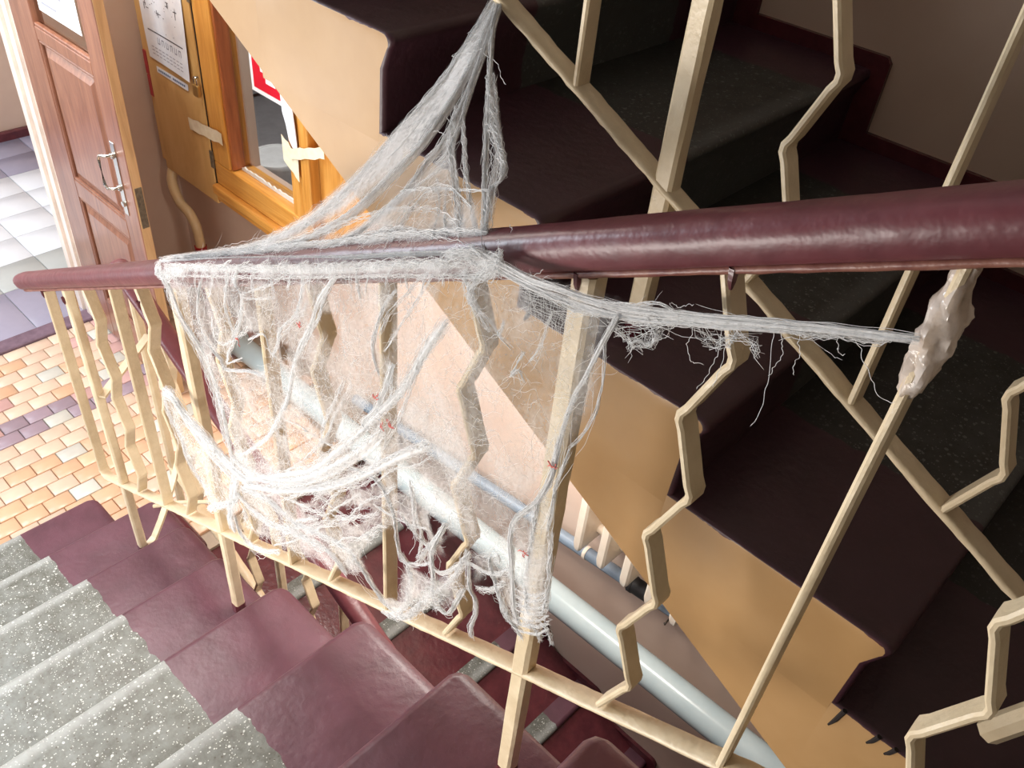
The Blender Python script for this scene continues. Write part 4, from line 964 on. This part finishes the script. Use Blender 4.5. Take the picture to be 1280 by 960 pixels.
HOLES = [
(1,[935,-45,1883,977,-45,1910,997,-45,1912,972,-45,1880,932,-45,1856]),
(1,[802,-45,1641,862,-45,1667,887,-45,1719,936,-45,1761,984,-45,1789,984,-45,1736,956,-45,1699,860,-45,1637,813,-45,1627]),
(1,[1026,-45,1796,1047,-45,1802,1038,-45,1760,1023,-45,1757]),
(1,[1025,-45,1464,1066,-45,1502,1074,-45,1492,1032,-45,1446]),
(1,[1098,-45,1512,1118,-45,1523,1107,-45,1501]),
(1,[1117,-45,1485,1155,-45,1541,1158,-45,1528,1125,-45,1480]),
(1,[1208,-45,1638,1242,-45,1676,1246,-45,1669,1215,-45,1634]),
(1,[1182,-45,1654,1210,-45,1691,1201,-45,1668]),
(1,[1235,-45,1681,1253,-45,1698,1246,-45,1682]),
(1,[1196,-45,1463,1247,-45,1556,1295,-45,1628,1347,-45,1649,1354,-45,1590,1307,-45,1539,1298,-45,1442,1252,-45,1408,1219,-45,1405]),
(1,[1351,-45,1688,1387,-45,1708,1394,-45,1688,1364,-45,1653]),
(1,[1379,-45,1647,1395,-45,1682,1424,-45,1708,1432,-45,1689,1398,-45,1629]),
(1,[827,-45,1250,865,-45,1247,847,-45,1209]),
(1,[1122,-45,1649,1138,-45,1667,1130,-45,1644]),
(1,[1219,-45,1794,1239,-45,1813,1228,-45,1791]),
(1,[1265,-45,1981,1283,-45,2000,1279,-45,1931,1258,-45,1943]),
(1,[1140,-45,1911,1175,-45,1927,1162,-45,1860,1144,-45,1863]),
(1,[1446,-45,1622,1475,-45,1676,1504,-45,1635,1466,-45,1577]),
(1,[1075,-45,1507,1069,-45,1493,1048,-45,1466,1024,-45,1442,1012,-45,1435,1019,-45,1451,1041,-45,1478,1064,-45,1502]),
(1,[1126,-45,1532,1123,-45,1522,1112,-45,1505,1098,-45,1492,1090,-45,1490,1093,-45,1501,1105,-45,1517,1118,-45,1530]),
(1,[1165,-45,1535,1159,-45,1520,1139,-45,1493,1116,-45,1468,1104,-45,1461,1111,-45,1477,1132,-45,1505,1154,-45,1528]),
(1,[1187,-45,1563,1185,-45,1554,1174,-45,1539,1162,-45,1526,1155,-45,1523,1158,-45,1533,1168,-45,1548,1181,-45,1560]),
(1,[1205,-45,1556,1202,-45,1546,1190,-45,1529,1176,-45,1515,1169,-45,1511,1172,-45,1521,1184,-45,1538,1197,-45,1553]),
(1,[1104,-45,1483,1101,-45,1473,1087,-45,1454,1071,-45,1437,1062,-45,1433,1067,-45,1444,1081,-45,1464,1096,-45,1480]),
(1,[1249,-45,1683,1245,-45,1671,1228,-45,1649,1210,-45,1629,1199,-45,1624,1205,-45,1637,1222,-45,1659,1240,-45,1678]),
(1,[1214,-45,1690,1211,-45,1682,1200,-45,1668,1188,-45,1655,1181,-45,1653,1184,-45,1661,1195,-45,1676,1207,-45,1687]),
(1,[1258,-45,1700,1256,-45,1693,1247,-45,1680,1236,-45,1670,1230,-45,1668,1232,-45,1676,1241,-45,1688,1252,-45,1698]),
(1,[1173,-45,1595,1170,-45,1587,1159,-45,1573,1147,-45,1560,1141,-45,1557,1144,-45,1565,1155,-45,1580,1167,-45,1592]),
(1,[1074,-45,1467,1070,-45,1458,1057,-45,1441,1043,-45,1425,1035,-45,1421,1040,-45,1431,1053,-45,1448,1067,-45,1463]),
(1,[1333,-45,1754,1331,-45,1747,1322,-45,1735,1312,-45,1724,1306,-45,1722,1309,-45,1728,1318,-45,1741,1328,-45,1751]),
(1,[1308,-45,1711,1305,-45,1704,1297,-45,1693,1288,-45,1683,1282,-45,1680,1285,-45,1687,1293,-45,1698,1303,-45,1708]),
(1,[1038,-45,1589,1035,-45,1584,1027,-45,1574,1018,-45,1566,1014,-45,1564,1016,-45,1570,1024,-45,1579,1033,-45,1587]),
(1,[1009,-45,1604,1007,-45,1598,999,-45,1588,990,-45,1581,984,-45,1579,987,-45,1586,995,-45,1595,1004,-45,1603]),
(1,[1139,-45,1665,1137,-45,1659,1129,-45,1649,1119,-45,1640,1114,-45,1639,1117,-45,1645,1125,-45,1655,1134,-45,1663]),
(1,[1244,-45,1813,1242,-45,1807,1234,-45,1796,1224,-45,1787,1218,-45,1786,1220,-45,1793,1229,-45,1803,1239,-45,1812]),
(1,[1227,-45,1597,1224,-45,1589,1213,-45,1574,1200,-45,1560,1194,-45,1556,1197,-45,1564,1209,-45,1580,1221,-45,1594]),
(1,[1363,-45,1756,1362,-45,1750,1354,-45,1739,1346,-45,1730,1341,-45,1728,1343,-45,1734,1350,-45,1745,1359,-45,1754]),
(1,[1140,-45,1894,1132,-45,1875,1120,-45,1862,1111,-45,1864,1110,-45,1879,1118,-45,1899,1130,-45,1911,1139,-45,1909]),
(1,[1172,-45,1902,1164,-45,1883,1153,-45,1871,1144,-45,1873,1143,-45,1888,1151,-45,1907,1162,-45,1918,1171,-45,1917]),
(1,[1276,-45,1953,1270,-45,1927,1260,-45,1912,1252,-45,1917,1252,-45,1941,1259,-45,1967,1269,-45,1981,1276,-45,1975]),
]
WEAVE = [(1.4708, -0.045, 2.1346),(1.547, -0.045, 2.1534),(1.5429, -0.045, 2.1028),(1.4835, -0.045, 2.1034)]
STAINS = [(1.277, -0.045, 1.812),(1.248, -0.045, 1.841),(1.082, -0.045, 1.861),(1.551, -0.045, 1.938),(1.262, -0.045, 1.797),(0.903, -0.045, 1.727),(1.531, -0.045, 1.777)]
# ================================================================== gauze web
NET = empty('cobweb_netting', (.9, -.045, .9), 'torn white gauze cobweb draped over the near railing', 'decoration')
nr = np.random.RandomState(11)
CAMP = np.array(cam.matrix_world.translation)
def cat_np(P, n):
    P = np.vstack([2 * P[0] - P[1], P, 2 * P[-1] - P[-2]]); seg = len(P) - 3
    L_ = np.linalg.norm(np.diff(P[1:-1], axis=0), axis=1); cs = np.concatenate([[0], np.cumsum(L_)]); s = np.linspace(0, cs[-1], n)
    i = np.clip(np.searchsorted(cs, s, side='right') - 1, 0, seg - 1); t = ((s - cs[i]) / np.maximum(L_[i], 1e-9))[:, None]
    a, b_, c, d = P[i], P[i + 1], P[i + 2], P[i + 3]
    return .5 * (2 * b_ + (c - a) * t + (2 * a - 5 * b_ + 4 * c - d) * t * t + (3 * b_ - a - 3 * c + d) * t ** 3), cs[-1]
def smooth_noise(n, freqs, amps):
    s = np.linspace(0, 1, n); o = np.zeros((n, 3))
    for f_, a in zip(freqs, amps):
        for j in range(3): o[:, j] += a * math.sqrt(.5) * np.sin(2 * np.pi * (f_ * nr.uniform(.7, 1.3) * s + nr.rand()))
    return o
class TH:
    def __init__(s): s.V = []; s.F = []; s.n = 0
    def add(s, C_, r):
        C_ = np.asarray(C_); n = len(C_)
        T = np.gradient(C_, axis=0); T /= np.linalg.norm(T, axis=1)[:, None] + 1e-9
        A = np.cross(T, [.31, .83, .47]); A /= np.linalg.norm(A, axis=1)[:, None] + 1e-9; B_ = np.cross(T, A)
        rr = np.full((n, 1), r); rr[0] *= .5; rr[-1] *= .4
        ring = np.stack([C_ + rr * (math.cos(q) * A + math.sin(q) * B_) for q in (0, 2.0944, 4.1888)], 1).reshape(-1, 3)
        i = np.arange(n - 1)[:, None] * 3 + s.n; k = np.arange(3)[None]; k2 = (k + 1) % 3
        s.F.append(np.stack([i + k, i + k2, i + 3 + k2, i + 3 + k], 2).reshape(-1, 4)); s.V.append(ring); s.n += len(ring)
    def build(s, name, kind=None):
        V = np.vstack(s.V) - np.array(NET.location); F_ = np.vstack(s.F); me = bpy.data.meshes.new(name)
        me.vertices.add(len(V)); me.vertices.foreach_set('co', V.ravel().astype(np.float32))
        me.loops.add(F_.size); me.loops.foreach_set('vertex_index', F_.ravel().astype(np.int32))
        me.polygons.add(len(F_)); me.polygons.foreach_set('loop_start', np.arange(0, F_.size, 4, dtype=np.int32)); me.polygons.foreach_set('use_smooth', np.ones(len(F_), bool))
        me.materials.append(M['thread']); me.update(calc_edges=True); me.validate()
        o = bpy.data.objects.new(name, me); COL.objects.link(o); o.parent = NET; tag(o, kind=kind); return o
def fibre_r(p): return .00028 * (.55 + .45 * np.linalg.norm(p - CAMP))
def frame(Cn):
    d = (Cn[-1] - Cn[0]); d /= np.linalg.norm(d) + 1e-9; v = np.array([-.35, .75, -.3]) ; e1 = np.cross(d, v); e1 /= np.linalg.norm(e1) + 1e-9; e2 = np.cross(d, e1); return d, e1, e2
def ribbon(V, n, w, den, parent):
    F_ = [(i * w + j, (i + 1) * w + j, (i + 1) * w + j + 1, i * w + j + 1) for i in range(n - 1) for j in range(w - 1)]
    me = bpy.data.meshes.new('fold'); me.from_pydata(V.tolist(), [], F_); me.polygons.foreach_set('use_smooth', [True] * len(F_))
    at = me.attributes.new('sheerness', 'FLOAT', 'POINT'); at.data.foreach_set('value', den.astype(np.float32)); me.materials.append(M['gauze']); me.update()
    o = bpy.data.objects.new('fold', me); COL.objects.link(o); o.parent = parent
for rad, n, fz, co in BUNDLES:
    P = np.array(co, float).reshape(-1, 3) / 1000; th = TH(); r = rad / 1000 * .85
    if fz > 1.55: n = 15; r *= 1.5
    Lc = np.linalg.norm(np.diff(P, axis=0), axis=1).sum(); N = int(min(90, max(14, Lc / .006)))
    base, _ = cat_np(P, N); d, e1, e2 = frame(base)
    for k in range(n if n < 80 else int(n * .6)):
        q = nr.normal(0, .45, 2); lo, hi = (0, N) if nr.rand() < .55 else sorted(nr.randint(0, N + 1, 2))
        if hi - lo < 6: lo, hi = 0, N
        nz = smooth_noise(N, (1.2, 3, max(4, Lc / .03)), (.45, .22, .10 + .45 * fz)) * r
        off = np.outer(np.ones(N), e1 * q[0] * r + e2 * q[1] * r * .35) + np.outer(nz[:, 0], e1) + np.outer(nz[:, 1], e2) * .4 + np.outer(nz[:, 2], d) * .7 * fz
        if nr.rand() < .16 + .2 * fz:   # a stray that leaves the bundle
            c = nr.randint(0, N); w_ = np.clip((np.arange(N) - c) / 12., 0, 1.2)[:, None] if nr.rand() < .5 else np.clip((c - np.arange(N)) / 12., 0, 1.2)[:, None]
            off += w_ ** 1.5 * (e1 * nr.uniform(-1, 1) * .012 + np.array([0, 0, -1]) * nr.uniform(0, .014))
            keep = (w_[:, 0] < 1.19); lo = max(lo, np.argmax(keep)); hi = min(hi, N - np.argmax(keep[::-1]))
        C_ = (base + off)[lo:hi]
        if len(C_) > 3: th.add(C_, fibre_r(C_[0]) * nr.uniform(.7, 1.25))
    so = th.build('strand')
    if n >= 16 and fz < 1.55:
        W = 9; u = np.linspace(-1, 1, W); st_ = smooth_noise(N, (1, 3), (.3, .2)) * r
        V = (base[:, None, :] + st_[:, None, :] * .4 + u[None, :, None] * e1 * r * 1.05 + (np.sin(u * 5 + nr.rand() * 6) * .25 * r)[None, :, None] * e2 + np.array([0, -.001 if n >= 40 and fz < .6 else .002, 0])).reshape(-1, 3)
        D_ = (np.clip(1.25 - u ** 2 * 1.25, 0, 1)[None, :] * np.clip(np.minimum(np.arange(N), np.arange(N)[::-1]) / 4 + .1, 0, 1)[:, None]).ravel() * min(.95, .25 + n / 60) * (.6 + .5 * nr.rand(N, W)).ravel()
        ribbon(V - np.array(NET.location), N, W, D_, so)
th = TH()
for co in LOOSE:
    P = np.array(co, float).reshape(-1, 3) / 1000; C_, _ = cat_np(P, 40); C_ = C_ + smooth_noise(40, (2, 6), (.0015, .0008)); th.add(C_, fibre_r(C_[0]) * 1.15)
# crinkled fine threads scattered over the sheets
def inside(px, py, poly):
    c = np.zeros(px.shape, bool); n = len(poly)
    for i in range(n):
        x0, y0 = poly[i]; x1, y1 = poly[(i + 1) % n]
        t = ((y0 > py) != (y1 > py)) & (px < (x1 - x0) * (py - y0) / (y1 - y0 + 1e-12) + x0); c ^= t
    return c
def edge_dist(px, py, poly):
    d = np.full(px.shape, 9.0); n = len(poly)
    for i in range(n):
        a = poly[i]; b_ = poly[(i + 1) % n]; ab = b_ - a; t = np.clip(((px - a[0]) * ab[0] + (py - a[1]) * ab[1]) / (ab @ ab + 1e-12), 0, 1)
        d = np.minimum(d, np.hypot(px - a[0] - t * ab[0], py - a[1] - t * ab[1]))
    return d
def fit_plane(P):   # y as a linear function of x and z
    A_ = np.c_[P[:, 0], P[:, 2], np.ones(len(P))]; s, *_ = np.linalg.lstsq(A_, P[:, 1], rcond=None); return s
holes = [(pl, np.array(co, float).reshape(-1, 3) / 1000) for pl, co in HOLES]
for vi, (pl, dens, co) in enumerate(VEILS):
    P = np.array(co, float).reshape(-1, 3) / 1000
    # the upper sheets lean, so they are gridded along x and y instead when that is flatter
    s = fit_plane(P); poly = P[:, [0, 2]]
    step = .005
    x0, z0 = poly.min(0) - .01; x1, z1 = poly.max(0) + .01
    nx, nz_ = int((x1 - x0) / step) + 1, int((z1 - z0) / step) + 1
    gx, gz = np.meshgrid(x0 + np.arange(nx) * step, z0 + np.arange(nz_) * step, indexing='ij')
    ins = inside(gx, gz, poly); ed = edge_dist(gx, gz, poly)
    den = np.where(ins, np.clip(ed / .012, 0.12, 1), 0) * dens
    den *= .8 + .35 * np.sin(gx * 37 + gz * 23 + vi) * np.sin(gz * 41 - gx * 19) + .12 * nr.randn(nx, nz_)
    for hp_l, H in holes:
        if (hp_l == pl):
            hpo = H[:, [0, 2]]; hi_ = inside(gx, gz, hpo); he = edge_dist(gx, gz, hpo)
            den *= np.where(hi_, 0, np.clip(he / .006 + .1, 0, 1))
    den = np.clip(den, 0, 1)
    gy = s[0] * gx + s[1] * gz + s[2] + .0022 * np.sin(gx * 60 + gz * 25 + vi) + .0016 * np.sin(gz * 80 - gx * 30) + .003 * (vi % 3 - 1)
    use = ins[:-1, :-1] | ins[1:, :-1] | ins[:-1, 1:] | ins[1:, 1:]
    idn = np.arange(nx * nz_).reshape(nx, nz_); ii, jj = np.nonzero(use)
    F_ = np.stack([idn[ii, jj], idn[ii + 1, jj], idn[ii + 1, jj + 1], idn[ii, jj + 1]], 1)
    us, inv = np.unique(F_, return_inverse=True); F_ = inv.reshape(-1, 4)
    V = np.stack([gx.ravel(), gy.ravel(), gz.ravel()], 1)[us] - np.array(NET.location); dn = den.ravel()[us]
    me = bpy.data.meshes.new('gauze_sheet'); me.from_pydata(V.tolist(), [], F_.tolist()); me.polygons.foreach_set('use_smooth', [True] * len(F_))
    at = me.attributes.new('sheerness', 'FLOAT', 'POINT'); at.data.foreach_set('value', dn.astype(np.float32)); me.materials.append(M['gauze']); me.update()
    o = bpy.data.objects.new('gauze_sheet', me); COL.objects.link(o); o.parent = NET
    # threads
    area_ = ins.sum() * step * step; cnt = int(area_ * (3500 if vi == 6 else (8000 if pl == 1 else 5000)))
    ci, cj = np.nonzero(den > .1)
    for k in range(cnt if len(ci) else 0):
        r_ = nr.randint(len(ci)); i, j = ci[r_], cj[r_]
        c = np.array([gx[i, j], gy[i, j] - .003, gz[i, j]])
        an = nr.normal(.95 if pl == 1 else .7, .4) + (1.3 if nr.rand() < .15 else 0)
        L_ = nr.uniform(.012, .055); N = 12; t = np.linspace(-.5, .5, N)[:, None]
        dr_ = np.array([math.cos(an), 0, math.sin(an)]); dr_[1] = s[0] * dr_[0] + s[1] * dr_[2]
        C_ = c + t * L_ * dr_ + smooth_noise(N, (.8, 2), (.0035, .0013)) * np.array([1, .3, 1])
        th.add(C_, fibre_r(c) * nr.uniform(.4, .8))
th.build('loose_thread', 'stuff')

# coarse weave still whole under the handrail
wv = TH(); A_, B_, C_, D_ = (np.array(p) for p in WEAVE)
for k in range(24):
    u = (k + nr.uniform(-.3, .3)) / 24; s_ = np.linspace(0, 1, 16)[:, None]
    for a, b_, c, d in ((A_, B_, D_, C_), (A_, D_, B_, C_)):
        p0 = a + (b_ - a) * u; p1 = c + (d - c) * u
        wv.add(p0 + (p1 - p0) * s_ + smooth_noise(16, (1, 3), (.0018, .0008)), fibre_r(p0) * .6)
wv.build('woven_patch', 'stuff')

# faint red stains on the gauze
mb = MB()
for (x, y, z) in STAINS:
    for k in range(5):
        a = nr.uniform(0, 6.28); l_ = nr.uniform(.004, .010); p = Vector((x + nr.uniform(-.004, .004), y - .004, z + nr.uniform(-.004, .004)))
        mb.tube([tuple(p), tuple(p + Vector((math.cos(a) * l_ * .5, -.001, math.sin(a) * l_ * .5))), tuple(p + Vector((math.cos(a + .5) * l_, 0, math.sin(a + .5) * l_)))], .0007, 5)
mb.build('red_stain', NT('diluted_red_dye').set(base_color=sl((216, 120, 112)), roughness=.8).m, NET, kind='stuff')

# ---- crumpled tape that holds the tether to the rod
tp = MB(); R_ = []; nn = 22
prof = [(1.8265, 2.318, .0095, 0), (1.8265, 2.306, .010, 0), (1.8265, 2.290, .0125, 0), (1.827, 2.276, .0165, 0), (1.828, 2.262, .0165, 0), (1.828, 2.248, .0150, 0), (1.828, 2.234, .0145, 0), (1.8275, 2.218, .0125, 0), (1.827, 2.204, .0095, 0)]
ra = random.Random(5); ph = [ra.uniform(0, 6) for _ in range(6)]
pts = catmull([(a, b_, c) for a, b_, c, d in prof], 34)
for k, (x, z, r) in enumerate(pts):
    ring = []
    for j in range(nn):
        a = 2 * math.pi * j / nn
        q = r * (1 + .12 * math.sin(3 * a + ph[0] + k * .25) + .12 * math.sin(5 * a + ph[1] - k * .4) + .08 * math.sin(2 * a + k * .8 + ph[2]) + ra.uniform(-.05, .05))
        ring.append((x + q * math.cos(a) * .8, -.001 + q * math.sin(a) * 1.15, z + .0015 * math.sin(4 * a + k)))
    R_.append(ring)
o = tp.rings(R_).build('clear_tape', M['tape'], ang=50); tag(o, 'crumpled clear tape lump around the cream baluster at the right', 'tape')
